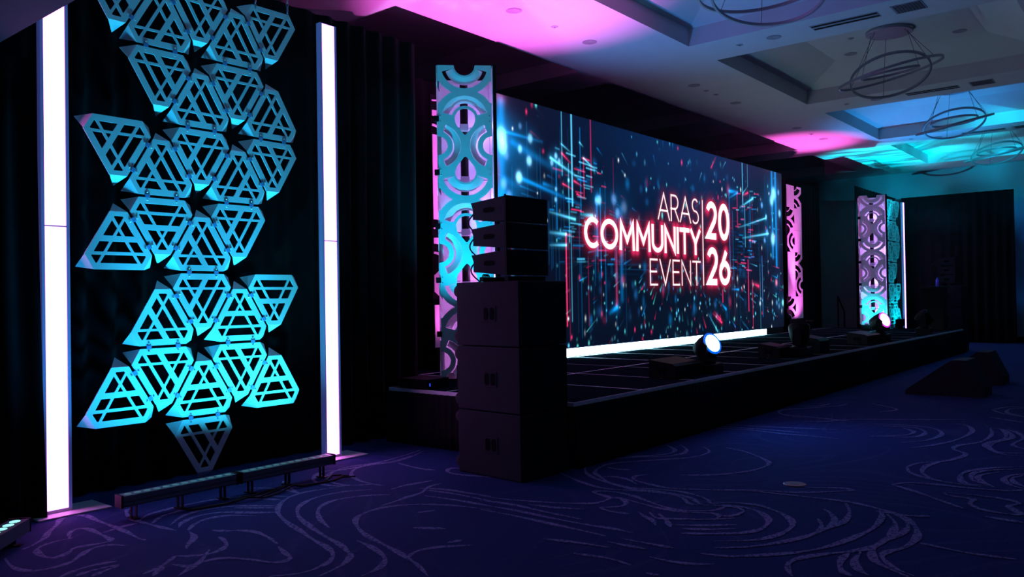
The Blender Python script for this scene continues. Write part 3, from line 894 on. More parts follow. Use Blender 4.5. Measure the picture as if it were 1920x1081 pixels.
def ribbon(pts, w):
    """mitred ribbon polygon strip"""
    pts = [Vector(p) for p in pts]
    closed = (pts[0] - pts[-1]).length < 1e-4
    if closed: pts = pts[:-1]
    n = len(pts); Lp, Rp = [], []
    for i in range(n):
        if closed: a, b = pts[i] - pts[i - 1], pts[(i + 1) % n] - pts[i]
        else:
            a = pts[i] - pts[i - 1] if i > 0 else pts[1] - pts[0]
            b = pts[i + 1] - pts[i] if i < n - 1 else pts[-1] - pts[-2]
        a = a.normalized(); b = b.normalized()
        na, nb = Vector((-a.y, a.x)), Vector((-b.y, b.x))
        mv = (na + nb)
        mv = mv.normalized() if mv.length > 1e-6 else na
        c = max(0.42, mv.dot(na))
        Lp.append(pts[i] + mv * (w / 2 / c)); Rp.append(pts[i] - mv * (w / 2 / c))
    v = [(p.x, p.y) for p in Lp] + [(p.x, p.y) for p in Rp]
    k = n if closed else n - 1
    f = [(i, n + i, n + (i + 1) % n, (i + 1) % n) for i in range(k)]
    return v, f


SEGS = []   # (x0,z0,x1,z1,glow strength) used for the neon glow on the display


def word(text, x0, x1, z0, z1, w, gap, glow, material, y=-0.006):
    hgt = z1 - z0 - w
    ws = [glyph(c)[0] for c in text]
    tot = sum(ws) + gap * (len(text) - 1)
    sx = (x1 - x0 - w) / tot if tot > 1e-6 else 0.0
    x = x0 + w / 2
    for c, gw in zip(text, ws):
        mb = MB()
        for st in glyph(c)[1]:
            pts = [(x + p[0] * sx, z0 + w / 2 + p[1] * hgt) for p in st]
            if (Vector(pts[0]) - Vector(pts[-1])).length > 1e-4 and c not in 'CS26':
                # square-cut ends reach the cap line
                for e, q in ((0, 1), (-1, -2)):
                    d = (Vector(pts[e]) - Vector(pts[q])).normalized() * (w / 2)
                    pts[e] = (pts[e][0] + d.x, pts[e][1] + d.y)
            v, f = ribbon(pts, w)
            mb.add([(a - VX0, y, b) for a, b in v], f)
            for i in range(len(pts) - 1): SEGS.append((*pts[i], *pts[i + 1], glow, w / 2))
        o = mb.build('title_letter', material, wall)
        x += (gw + gap) * sx


K = 1.01936
kx = lambda v: v * K
kz = lambda v: 1.45 + (v - 1.45) * K
word('ARAS', kx(12.615), kx(14.185), kz(2.78), kz(3.265), 0.034, 0.13, 0.22, M_TEXTW)
word('COMMUNITY', kx(10.33), kx(14.235), kz(2.2), kz(2.688), 0.083, 0.24, 1.0, M_TEXTB)
word('EVENT', kx(12.305), kx(14.22), kz(1.625), kz(2.093), 0.034, 0.21, 0.22, M_TEXTW)
word('20', kx(14.48), kx(15.53), kz(2.525), kz(3.265), 0.128, 0.26, 1.0, M_TEXTB)
word('26', kx(14.49), kx(15.535), kz(1.635), kz(2.375), 0.128, 0.26, 1.0, M_TEXTB)
word('I', kx(14.322), kx(14.364), kz(1.63), kz(3.262), 0.034, 0.2, 0.3, M_TEXTW)

# --- display content computed on a fine grid and stored as a colour attribute
GW, GH = 960, 334
gx = np.linspace(0, VW, GW + 1); gz = np.linspace(0, VH, GH + 1)
IMG = np.zeros((GH + 1, GW + 1, 3), np.float32)
UU, ZZ = np.meshgrid(gx / VW, gz / VH)
ex = np.abs(UU - 0.5) * 2
topg = np.clip((ZZ - 0.45) / 0.5, 0, 1) * np.exp(-((UU - 0.55) / 0.3) ** 2)
base = 0.4 + 0.6 * topg
IMG[..., 0] = 0.0016 * base; IMG[..., 1] = 0.0070 * base + 0.009 * topg; IMG[..., 2] = 0.030 * base + 0.045 * topg
CY = np.array((0.0, 0.32, 0.95)); LB = np.array((0.10, 0.62, 1.0)); BL = np.array((0.01, 0.16, 0.5)); RD = np.array((0.95, 0.03, 0.16)); WH = np.array((0.8, 0.95, 1.0)); TL = np.array((0.1, 0.75, 0.75))
DX, DZ = VW / GW, VH / GH


def window(x0, x1, z0, z1):
    i0, i1 = max(0, int(x0 / DX)), min(GW, int(x1 / DX) + 1)
    j0, j1 = max(0, int(z0 / DZ)), min(GH, int(z1 / DZ) + 1)
    return i0, i1, j0, j1


def seg(u0, v0, u1, v1, w, col, s=1.0, taper=True):
    """soft line on the display, u,v in 0..1, w in metres; brightest at its second end when tapered"""
    x0, z0, x1, z1 = u0 * VW, v0 * VH, u1 * VW, v1 * VH
    m_ = w * 3
    i0, i1, j0, j1 = window(min(x0, x1) - m_, max(x0, x1) + m_, min(z0, z1) - m_, max(z0, z1) + m_)
    if i1 <= i0 or j1 <= j0: return
    X, Z = np.meshgrid(gx[i0:i1 + 1], gz[j0:j1 + 1])
    dx, dz = x1 - x0, z1 - z0; l2 = dx * dx + dz * dz + 1e-9
    t = np.clip(((X - x0) * dx + (Z - z0) * dz) / l2, 0, 1)
    d2 = (X - x0 - t * dx) ** 2 + (Z - z0 - t * dz) ** 2
    a = np.exp(-d2 / (w * w)) * s
    if taper: a = a * (0.12 + 0.88 * t ** 1.6)
    IMG[j0:j1 + 1, i0:i1 + 1] += (a[..., None] * col).astype(np.float32)


def blob(u, v, rx, rz, col, s=1.0, hard=False):
    x, z = u * VW, v * VH
    i0, i1, j0, j1 = window(x - rx * 3, x + rx * 3, z - rz * 3, z + rz * 3)
    if i1 <= i0 or j1 <= j0: return
    X, Z = np.meshgrid(gx[i0:i1 + 1], gz[j0:j1 + 1])
    q = ((X - x) / rx) ** 2 + ((Z - z) / rz) ** 2
    a = (1 / (1 + q ** 4) if hard else np.exp(-q)) * s
    IMG[j0:j1 + 1, i0:i1 + 1] += (a[..., None] * col).astype(np.float32)


# big bokeh and glow at the near (left) end
for (u, v, r, s, c) in [(0.013, 0.84, 0.13, 1.6, LB), (0.015, 0.802, 0.12, 1.5, LB), (0.022, 0.769, 0.075, .35, CY), (0.052, 0.804, 0.06, .9, LB), (0.072, 0.764, 0.075, 1.0, LB), (0.049, 0.691, 0.085, 1.5, LB),
                        (0.016, 0.656, 0.085, .6, CY), (0.027, 0.613, 0.08, .4, CY), (0.053, 0.895, 0.05, .3, CY), (0.075, 0.855, 0.07, .7, LB), (0.135, 0.806, .05, .7, LB), (0.143, 0.786, .05, .6, LB), (0.125, 0.775, .05, .6, LB),
                        (0.166, 0.713, .035, .7, TL), (0.134, 0.667, .035, .6, LB), (0.247, 0.648, .08, .8, LB), (0.133, 0.623, .04, .6, LB),
                        (0.952, 0.857, .16, 1.1, LB), (0.94, 0.812, .13, .9, LB), (0.98, 0.873, .07, .6, CY), (0.985, 0.737, .09, .8, LB), (0.885, 0.769, .07, .7, CY), (0.907, 0.698, .06, .8, LB), (0.911, 0.603, .08, .7, CY), (0.944, 0.566, .15, 1.0, LB), (0.897, 0.551, .06, .6, CY),
                        (0.959, 0.287, .08, .8, RD), (0.995, 0.156, .08, .9, TL), (0.959, 0.158, .06, .4, CY), (0.972, 0.136, .07, .3, CY), (0.866, 0.157, .05, .6, WH), (0.24, 0.64, .07, .5, CY), (0.3, 0.6, .09, .55, CY), (0.29, 0.66, .1, .35, CY), (0.32, 0.63, .12, .3, BL)]:
    blob(u, v, r * 0.75, r * 0.9, c, s * 0.75, hard=True)
    blob(u, v, r * 0.6, r * 0.7, WH, s * 0.3)
    blob(u, v, r * 2.4, r * 2.4, CY, s * 0.10)
blob(0.0, 0.83, 0.28, 0.3, CY, 0.55); blob(0.0, 0.6, 0.35, 0.16, CY, 0.8)
blob(0.009, 0.988, 0.12, 0.09, np.array((.3, .05, .2)), 0.7); blob(0.003, 0.702, 0.06, 0.2, RD, 0.15)
for (a, b, w, s, c) in [((0.197, 0.615), (0.056, 0.687), .03, .5, CY), ((0.15, 0.736), (0.036, 0.824), .06, .25, CY), ((0.102, 0.852), (0.02, 0.859), .025, .5, CY), ((0.195, 0.728), (0.122, 0.794), .022, .9, LB), ((0.173, 0.834), (0.149, 0.862), .012, .6, LB),
                        ((0.245, 0.77), (0.206, 0.822), .014, .8, LB), ((0.171, 0.789), (0.15, 0.823), .014, .8, RD), ((0.199, 0.699), (0.18, 0.714), .014, .7, RD), ((0.177, 0.676), (0.151, 0.694), .012, .7, RD), ((0.208, 0.644), (0.187, 0.66), .012, .7, RD),
                        ((0.058, 0.646), (0.019, 0.673), .06, .2, CY), ((0.205, 0.872), (0.196, 0.887), .012, .7, LB), ((0.131, 0.671), (0.105, 0.681), .03, .3, CY),
                        ((0.761, 0.819), (0.722, 0.814), .035, .9, CY), ((0.72, 0.773), (0.761, 0.815), .02, .7, CY), ((0.771, 0.73), (0.838, 0.799), .022, .9, LB), ((0.812, 0.866), (0.788, 0.82), .012, .5, LB), ((0.663, 0.99), (0.642, 0.924), .014, .5, RD),
                        ((0.762, 0.609), (0.904, 0.691), .018, .7, LB), ((0.782, 0.55), (0.918, 0.596), .022, .8, LB), ((0.788, 0.806), (0.812, 0.827), .02, .8, RD), ((0.118, 0.568), (0.181, 0.549), .02, .9, LB), ((0.118, 0.483), (0.157, 0.481), .025, .8, LB), ((0.118, 0.431), (0.157, 0.435), .02, .8, LB),
                        ((0.197, 0.573), (0.227, 0.573), .03, .8, LB), ((0.273, 0.14), (0.294, 0.164), .04, .8, CY), ((0.825, 0.281), (0.86, 0.263), .03, .7, RD), ((0.726, 0.245), (0.758, 0.243), .02, .7, CY), ((0.677, 0.163), (0.697, 0.131), .025, .7, CY), ((0.639, 0.11), (0.676, 0.057), .02, .8, RD), ((0.618, 0.111), (0.658, 0.008), .014, .5, LB), ((0.645, 0.12), (0.672, 0.075), .014, .7, RD)]:
    seg(*a, *b, w * 0.85, c, s * 1.9)
    seg(*a, *b, w * 2.6, c, s * 0.15)
for (u, v0, v1, w, s, c) in [(0.15, .73, 1, .01, .5, LB), (0.175, .607, 1, .016, .9, LB), (0.226, .68, 1, .012, .35, RD), (0.206, .65, .825, .009, .5, RD), (0.012, .55, .97, .075, .5, CY), (0.135, .5, .817, .012, .35, CY), (0.166, .45, .783, .012, .4, LB),
                             (0.786, .753, 1, .016, .6, LB), (0.812, .866, 1, .01, .35, LB), (0.963, .4, 1, .05, .6, CY), (0.943, .45, 1, .045, .55, CY), (0.758, .61, .81, .012, .45, RD), (0.795, .5, .75, .012, .5, LB), (0.822, .5, .82, .012, .45, CY), (0.157, .093, .485, .013, .9, RD), (0.17, .11, .5, .01, .35, LB),
                             (0.294, .187, .57, .03, .2, RD), (0.807, .115, .42, .016, .7, RD), (0.828, .006, .3, .012, .45, RD), (0.881, .074, .45, .012, .5, CY), (0.868, .0, .4, .009, .3, LB), (0.197, .573, .95, .012, .3, CY), (0.25, .3, .7, .012, .4, CY), (0.262, .1, .6, .01, .2, CY), (0.72, .35, .8, .012, .45, CY), (0.735, .3, .7, .008, .3, CY), (0.683, .174, .24, .02, .5, RD), (0.31, .2, .62, .05, .16, CY), (0.24, .4, .66, .03, .35, CY)]:
    seg(u, v0, u, v1, w, c, s * 1.2, taper=False)
for _ in range(70):     # faint verticals towards the sides
    sd = RNG.random() < 0.5
    u = RNG.uniform(0.02, 0.33) if sd else RNG.uniform(0.69, 0.99)
    v0 = RNG.uniform(0, 0.6)
    seg(u, v0, u, v0 + RNG.uniform(.15, .5), RNG.uniform(.006, .012), CY if RNG.random() < .8 else RD, RNG.uniform(.04, .16), False)
CU, CV = 0.49, 0.5
for _ in range(360):    # streaks flying out of the centre
    a = RNG.uniform(0, 2 * PI); r = RNG.uniform(0.17, 0.75) ** 0.9
    du, dv = math.cos(a), math.sin(a) * 1.0
    u, v = CU + du * r * 0.72, CV + dv * r
    if not (0 < u < 1 and 0 < v < 1): continue
    low = v < 0.42
    if not low and RNG.random() < 0.45: continue
    ln = RNG.uniform(0.008, 0.055) * (0.5 + r)
    c = (RD if RNG.random() < (0.15 if low else 0.08) else (LB if RNG.random() < .35 else TL if low and RNG.random() < .4 else CY))
    seg(u, v, u + du * ln * 0.72, v + dv * ln * 1.3, RNG.uniform(.007, .014), c, RNG.uniform(.05, 1.0) ** 1.6 * (1 if low else .55))
for _ in range(360):    # points
    u = RNG.uniform(0, 1); v = RNG.uniform(0, 0.36) if RNG.random() < 0.68 else RNG.uniform(0.4, 1)
    c = (RD if RNG.random() < .2 else WH if RNG.random() < .2 else LB if RNG.random() < .6 else TL)
    r = RNG.uniform(.010, .024)
    blob(u, v, r, r * RNG.uniform(1, 2.2), c, RNG.uniform(.1, 1.1) ** 1.4)
for _ in range(90):    # soft out-of-focus dots mid band
    u = RNG.uniform(0.2, 0.8); v = RNG.uniform(0.08, 0.4) if RNG.random() < .6 else RNG.uniform(.62, .9)
    blob(u, v, RNG.uniform(.03, .06), RNG.uniform(.04, .1), BL if RNG.random() < .6 else CY if RNG.random() < .7 else RD, RNG.uniform(.05, .25))
for sgn in (0, 1):      # busy short horizontal dashes stacked at both sides
    for _ in range(75):
        r = RNG.random()
        u = RNG.normal(0.185, 0.035) if sgn == 0 else RNG.normal(0.79, 0.035)
        v = RNG.uniform(0.35, 0.85)
        ln = RNG.uniform(.006, .028)
        sl = (0.5 - v) * -0.35 * (1 if sgn else -1)
        seg(u, v, u + ln, v + ln * sl * 2.2, RNG.uniform(.007, .013), RD if r < .4 else (LB if r < .65 else CY), RNG.uniform(.05, .9) ** 1.5, False)
for _ in range(60):     # very faint scan lines
    v = RNG.uniform(0.3, 0.6); u = RNG.uniform(.05, .8)
    seg(u, v, u + RNG.uniform(.05, .25), v, .006, CY, RNG.uniform(.02, .06), False)
# neon glow of the lettering
for (x0, z0, x1, z1, g, hw) in SEGS:
    x0 -= VX0; x1 -= VX0; z0 -= VZ0; z1 -= VZ0
    for w, s, c in ((hw + 0.035, 0.9 * g, np.array((0.75, 0.02, 0.12))), (hw + 0.11, 0.16 * g + .03, np.array((0.5, 0.01, 0.09)))):
        m_ = w * 2.2
        i0, i1, j0, j1 = window(min(x0, x1) - m_, max(x0, x1) + m_, min(z0, z1) - m_, max(z0, z1) + m_)
        X, Z = np.meshgrid(gx[i0:i1 + 1], gz[j0:j1 + 1])
        dx, dz = x1 - x0, z1 - z0; l2 = dx * dx + dz * dz + 1e-9
        t = np.clip(((X - x0) * dx + (Z - z0) * dz) / l2, 0, 1)
        d2 = (X - x0 - t * dx) ** 2 + (Z - z0 - t * dz) ** 2
        a = np.exp(-d2 / (w * w)) * s
        sub = IMG[j0:j1 + 1, i0:i1 + 1]
        np.maximum(sub, (a[..., None] * c).astype(np.float32), out=sub)
IMG = np.minimum(IMG * 1.25, 2.2)
nv_ = (GW + 1) * (GH + 1)
X, Z = np.meshgrid(gx, gz + VZ0)
co = np.empty((nv_, 3), np.float32); co[:, 0] = X.ravel(); co[:, 1] = 0.0; co[:, 2] = Z.ravel()
ii = (np.arange(GH)[:, None] * (GW + 1) + np.arange(GW)[None, :]).ravel()
loops = np.stack([ii, ii + 1, ii + GW + 2, ii + GW + 1], 1).ravel().astype(np.int32)
me = bpy.data.meshes.new('display_surface')
me.vertices.add(nv_); me.vertices.foreach_set('co', co.ravel())
me.loops.add(len(loops)); me.loops.foreach_set('vertex_index', loops)
me.polygons.add(len(ii)); me.polygons.foreach_set('loop_start', np.arange(0, len(loops), 4, dtype=np.int32))
me.update(calc_edges=True)
at = me.color_attributes.new('picture', 'FLOAT_COLOR', 'POINT')
rgba = np.ones((nv_, 4), np.float32); rgba[:, :3] = IMG.reshape(-1, 3)
at.data.foreach_set('color', rgba.ravel())
M_SCREEN = bpy.data.materials.new('led_display')
M_SCREEN.use_nodes = True
nt = M_SCREEN.node_tree
bs = nt.nodes['Principled BSDF']
bs.inputs['Base Color'].default_value = (0.004, 0.004, 0.005, 1); bs.inputs['Roughness'].default_value = 0.6
an = nt.nodes.new('ShaderNodeAttribute'); an.attribute_name = 'picture'
nt.links.new(an.outputs['Color'], bs.inputs['Emission Color'])
bs.inputs['Emission Strength'].default_value = 1.0
link_mesh('display_surface', me, M_SCREEN, wall)

# light strips on the deck below the wall
for (x0, x1, lab) in ((9.66, 13.53, 'glowing white-cyan floor strip nearer the speaker stack, below the video wall'), (13.575, 17.47, 'glowing white-cyan floor strip at the far half of the video wall foot')):
    r = thing('light_strip', lab, 'light strip', (x0, 7.09, STAGE_Z + 0.0015))
    L = x1 - x0
    MB().box(0, L, 0.03, 0.07, 0.0, 0.128).box(0, L, -0.005, 0.03, 0, 0.006).box(0, L, -0.005, 0.03, 0.122, 0.128).build('strip_housing', M_ALUW, r)
    MB().box(0.002, L - 0.002, 0.0, 0.0295, 0.0065, 0.1215).build('strip_diffuser', M_STRIP, r)

# ------------------------------------------------------------------ pattern towers
PS = 0.596


def fig_sdf(kind):
    s = PS / 0.61
    h = 0.305

    def f(u, v):
        u = u / s; v = v / s
        outer = np.maximum(np.abs(u) - h, np.abs(v) - h)
        holes = np.full_like(u, 9.0)
        if kind == 'A':
            for sg in (-1, 1):
                r = np.hypot(u, v - sg * h)
                holes = np.minimum(holes, r - 0.116)
                ang = np.abs(np.arctan2(u, h - sg * v))
                sl = np.maximum(np.maximum((0.137 if sg > 0 else 0.148) - r, r - 0.263), (ang - math.radians(74)) * 0.2)
                holes = np.minimum(holes, sl)
            dm = np.maximum(np.maximum(0.338 - np.hypot(u, v - h), 0.338 - np.hypot(u, v + h)), np.abs(v) - 0.125)
            dm = np.maximum(dm, 0.12 - np.abs(u))
            holes = np.minimum(holes, dm)
        else:
            for sg in (-1, 1):
                d = h - sg * v            # distance in from the edge
                wdt = np.where(d < 0.06, np.sqrt(np.maximum(0.116 ** 2 - d ** 2, 0)), 0.0993 * (1 - (d - 0.06) / 0.125) + 0.006)
                dr = np.where(d < 0.185, np.abs(u) - wdt, 0.05)
                holes = np.minimum(holes, dr)
            for sg in (-1, 1):
                r = np.hypot(u - sg * h, v)
                holes = np.minimum(holes, r - 0.106)
                ang = np.abs(np.arctan2(v, (sg * h - u) * 1.0))
                ang = np.abs(np.arctan2(v, np.abs(sg * h - u)))
                sl = np.maximum(np.maximum(0.165 - r, r - 0.252), (ang - math.radians(70)) * 0.2)
                holes = np.minimum(holes, sl)
        return np.maximum(outer, -holes)
    return f


def panel_mesh(kind, v0=-0.3, v1=0.3, u0=-0.3, u1=0.3, nm='lattice_panel'):
    base = fig_sdf(kind)

    def f(u, v):
        return np.maximum(base(u, v), np.maximum(np.maximum(v0 - v, v - v1), np.maximum(u0 - u, u - u1)))
    g = PS / 2 + 0.004
    vv_, ff_ = march(f, max(-g, u0 - .004), min(g, u1 + .004), max(-g, v0 - .004), min(g, v1 + .004), 84, 84)
    return sheet_mesh(nm, vv_, ff_, 0.006, M_PANEL)


def fin_mesh(r0, r1, a0, a1, depth, hinge='outer'):
    """arc fin: outer rim in the sheet plane, inner rim pushed back (centre at origin, x-z plane)"""
    n = 20; v, f = [], []
    for i in range(n + 1):
        a = math.radians(a0 + (a1 - a0) * i / n); c, s = math.cos(a), math.sin(a)
        d1, d0 = (0.001, depth) if hinge == 'outer' else (depth, 0.001)
        v += [(r1 * c, d1, r1 * s), (r0 * c, d0, r0 * s), (r1 * c, d1 + 0.005, r1 * s), (r0 * c, d0 + 0.005, r0 * s)]
    for i in range(n):
        p = 4 * i; q = p + 4
        f += [(p, q, q + 1, p + 1), (p + 2, p + 3, q + 3, q + 2), (p, p + 2, q + 2, q), (p + 1, q + 1, q + 3, p + 3)]
    f += [(0, 1, 3, 2), (4 * n, 4 * n + 2, 4 * n + 3, 4 * n + 1)]
    me = bpy.data.meshes.new('arc_fin'); me.from_pydata(v, [], f); me.update(); me.materials.append(M_PANEL)
    return me


PA, PB = panel_mesh('A'), panel_mesh('B')
SH = PS / 2
LASTH = 0.49   # the lowest panel is cut short
PBs = panel_mesh('B', v0=SH - LASTH)
sc_ = PS / 0.61
FIN_U = fin_mesh(0.188 * sc_, 0.262 * sc_, 17, 163, 0.05)
FIN_D = fin_mesh(0.138 * sc_, 0.218 * sc_, -163, -17, 0.035, 'inner')
FIN_L = fin_mesh(0.182 * sc_, 0.250 * sc_, -68, 68, 0.05)
FIN_LS = fin_mesh(0.182 * sc_, 0.250 * sc_, -46, 68, 0.05)
FIN_RS = fin_mesh(0.182 * sc_, 0.250 * sc_, 112, 226, 0.05)
FIN_R = fin_mesh(0.182 * sc_, 0.250 * sc_, 112, 248, 0.05)


def add_child(name, me, parent, loc=(0, 0, 0), rot=(0, 0, 0)):
    o = bpy.data.objects.new(name, me); COL.objects.link(o); o.parent = parent
    o.location = loc; o.rotation_euler = rot
    return o


def tower(p0, p1, zbase, ztop, zdeck, label):
    a, b = Vector((*p0, 0)), Vector((*p1, 0))
    w = (b - a).length; s = w / 0.611
    ang = math.atan2(b.y - a.y, b.x - a.x)
    root = thing('pattern_tower', label, 'tower', (a.x, a.y, zdeck), ang)
    H = ztop - zbase; zb = zbase - zdeck
    W = w
    sv = H / (5 * PS + LASTH)
    rows = []
    z = zb + H
    for k in range(6):
        hgt = PS if k < 5 else LASTH
        rows.append((z - PS * sv / 2, 'A' if k % 2 == 0 else 'B', k))
        z -= hgt * sv
    # two lattice faces (front and the near side), two plain faces behind
    for face in range(2):
        for (zc, kd, k) in rows:
            me = PA if kd == 'A' else (PBs if k == 5 else PB)
            if face == 0:
                o = add_child('lattice_panel', me, root, (W / 2, -0.004, zc)); 
            else:
                o = add_child('lattice_panel', me, root, (-0.004, W / 2, zc), (0, 0, -PI / 2))
            o.scale = (s, 1, sv)
            fins = [(FIN_U, 0, -SH), (FIN_D, 0, SH)] if kd == 'A' else [(FIN_L, -SH, 0), (FIN_R, SH, 0)]
            if k == 5: fins = [(FIN_LS, -SH, 0), (FIN_RS, SH, 0)]
            for fm, fx, fz in fins:
                add_child('arc_fin', fm, o, (fx, 0.0, fz))
    zz0 = zb
    for k in range(6):
        za = zb + H - (k + 1) * PS * sv if k < 5 else zb
        zb2 = zb + H - k * PS * sv
        MB().box(W + 0.002, W + 0.008, 0.0, W, za + 0.003, zb2 - 0.003).build('plain_panel', M_PANEL, root)
        MB().box(0.0, W, W + 0.002, W + 0.008, za + 0.003, zb2 - 0.003).build('plain_panel', M_PANEL, root)
    # black mast with clamps, base and corner posts
    MB().tube([(W / 2, W / 2, 0), (W / 2, W / 2, zb + H - 0.1)], 0.045, 12).build('mast', M_BLACK, root, True)
    for k in range(1, 6):
        zc = zb + H - k * PS * sv
        c = MB().box(W / 2 - 0.05, W / 2 + 0.05, W / 2 - 0.12, W / 2 - 0.03, zc - 0.09, zc - 0.015, 0.006)
        c.box(0.012, W - 0.012, W / 2 - 0.07, W / 2 - 0.055, zc - 0.06, zc - 0.045)
        c.build('mast_clamp', M_ALUW, root)
        cl = MB().box(-0.035, 0.02, -0.03, 0.03, zc - 0.03, zc + 0.03, 0.004)
        cl.build('corner_clamp', M_BLACK, root)
        sm = MB()
        for sx in (0.035, W - 0.035):
            for dz in (-0.03, 0.03):
                sm.lathe([(0.008, 0), (0.008, 0.004), (0.004, 0.006)], 8, (sx, -0.004, zc + dz), Matrix.Rotation(PI / 2, 3, 'X'))
        sm.build('panel_screw', M_STEEL, root)['kind'] = 'stuff'
    MB().box(W + 0.009, W + 0.045, -0.012, 0.03, zb, zb + H + 0.01).build('corner_post', M_BLACK, root)
    MB().box(-0.01, W + 0.05, -0.012, W + 0.02, 0.0, zb - 0.004, 0.004).build('plinth', M_BLACK, root)
    return root


tower((6.40, 6.28), (6.828, 5.844), 0.58, 4.02, STAGE_Z + 0.0015, 'tall tower of circular lattice panels glowing cyan, behind the near speaker stack')
tower((20.44, 5.94), (20.63, 5.41), 0.676, 3.77, STAGE_Z + 0.0015, 'far tower of circular lattice panels, purple above and cyan at its foot')


# ------------------------------------------------------------------ flat side panels beside the video wall
def side_panel(x0, x1, y, z0, z1, label, mirror=False):
    root = thing('lattice_side_panel', label, 'panel', (x0, y, STAGE_Z + 0.0015))
    z0 -= STAGE_Z + 0.0015; z1 -= STAGE_Z + 0.0015
    W = x1 - x0; n = 6; hh = (z1 - z0) / n
    L = panel_mesh('B', u0=0.0, u1=SH - 0.001, nm='cut_panel')
    L2 = panel_mesh('A', u0=0.0, u1=SH - 0.001, nm='cut_panel')
    side = [1, 0, 0, 1, 1, 0]
    kinds = ['A', 'A', 'B', 'A', 'B', 'A']
    for k in range(n):
        za, zb_ = z1 - (k + 1) * hh, z1 - k * hh
        half = W / 2
        cut_right = bool(side[k]) != mirror
        fx0, fx1 = (0, half) if cut_right else (half, W)
        MB().box(fx0 + 0.002, fx1 - 0.001, 0, 0.008, za + 0.002, zb_ - 0.002).build('flat_panel', M_PANEL, root)
        me = L2 if kinds[k] == 'A' else L
        ox = half if cut_right else 0
        o = add_child('cut_panel', me, root, (ox + 0.001, 0, (za + zb_) / 2))
        o.scale = (half / SH, 1, hh / PS)
    MB().box(0.02, W - 0.02, 0.05, 0.07, 0, z1 - 0.02).build('black_backing', M_BLACK, root)
    MB().box(0.0, W, -0.03, 0.1, 0.0, z0 - 0.004).build('panel_base', M_BLACK, root)
    return root


side_panel(7.30, 8.26, 7.25, 0.84, 4.07, 'pink-lit lattice panel mostly hidden behind the near tower', True)
side_panel(19.235, 20.204, 7.25, 0.84, 4.07, 'bright pink lattice panel just past the far edge of the video wall')


# ------------------------------------------------------------------ uplights
def uplight(x, y, z, lens, label):
    r = thing('uplight', label, 'stage light', (x, y, z))
    MB().box(-0.09, 0.09, -0.07, 0.07, 0, 0.02, 0.005).build('base', M_BLACK, r)
    for s in (-1, 1): MB().box(s * 0.095 - 0.006, s * 0.095 + 0.006, -0.02, 0.02, 0.0, 0.16).build('bracket', M_BLACK, r)
    MB().lathe([(0.05, 0.05), (0.08, 0.09), (0.085, 0.23), (0.078, 0.235), (0.078, 0.215)], 20).build('can', M_BLACK, r, False)
    MB().lathe([(0.074, 0.218), (0.07, 0.226), (0.03, 0.229)], 20).build('lens', lens, r, True)


SZ = STAGE_Z + 0.0015
uplight(7.6, 6.93, SZ, M_PINKLENS, 'small black uplight washing the near lattice panel pink')
uplight(19.7, 6.93, SZ, M_PINKLENS, 'small black uplight washing the far lattice panel pink')
uplight(5.95, 5.5, SZ, M_CYANLENS, 'small black uplight washing the near tower cyan')
uplight(8.2, 6.6, SZ, M_CYANLENS, 'small black uplight beside the near end of the video wall')
uplight(20.0, 5.3, SZ, M_CYANLENS, 'small black uplight at the foot of the far tower')
uplight(21.4, 5.3, SZ, M_CYANLENS, 'small black uplight on the far stage corner washing the ceiling cyan')
uplight(21.05, 5.25, SZ, M_CYANLENS, 'small black uplight behind the lectern')


# ------------------------------------------------------------------ loudspeakers
def subwoofer(loc, rotz, label, group=None):
    r = thing('subwoofer', label, 'loudspeaker', loc, rotz, group)
    W, D, Hh = 0.585, 0.72, 0.528
    MB().box(0, W, 0.012, D, 0.003, Hh - 0.003, 0.008).build('cabinet', M_SPK, r)
    MB().box(0.012, W - 0.012, -0.002, 0.014, 0.015, Hh - 0.015, 0.004).build('front_grille', M_GRILLE, r)
    hd = MB().box(-0.004, 0.004, D * 0.47 - 0.075, D * 0.47 + 0.075, Hh * 0.5 - 0.065, Hh * 0.5 + 0.065, 0.003)
    h_ = hd.build('side_handle', M_SPK, r)
    for s in (-1, 1):
        poly = [(D * 0.47 + s * 0.034 + 0.026 * math.copysign(abs(math.cos(t)) ** 0.6, math.cos(t)), Hh * 0.5 + 0.05 * math.copysign(abs(math.sin(t)) ** 0.6, math.sin(t))) for t in np.linspace(0, 2 * PI, 21)[:-1]]
        MB().prism(poly, 'x', -0.0055, -0.0042).build('hand_hole', M_HOLE, h_)
    for z in (0.075, Hh - 0.075):
        for x in (0.07, W - 0.07):
            MB().lathe([(0.02, -0.02), (0.05, -0.018), (0.052, 0), (0.05, 0.018), (0.02, 0.02)], 16, (x, D + 0.035, z), Matrix.Rotation(PI / 2, 3, 'Y')).build('caster', M_RUB, r, True)
    return r


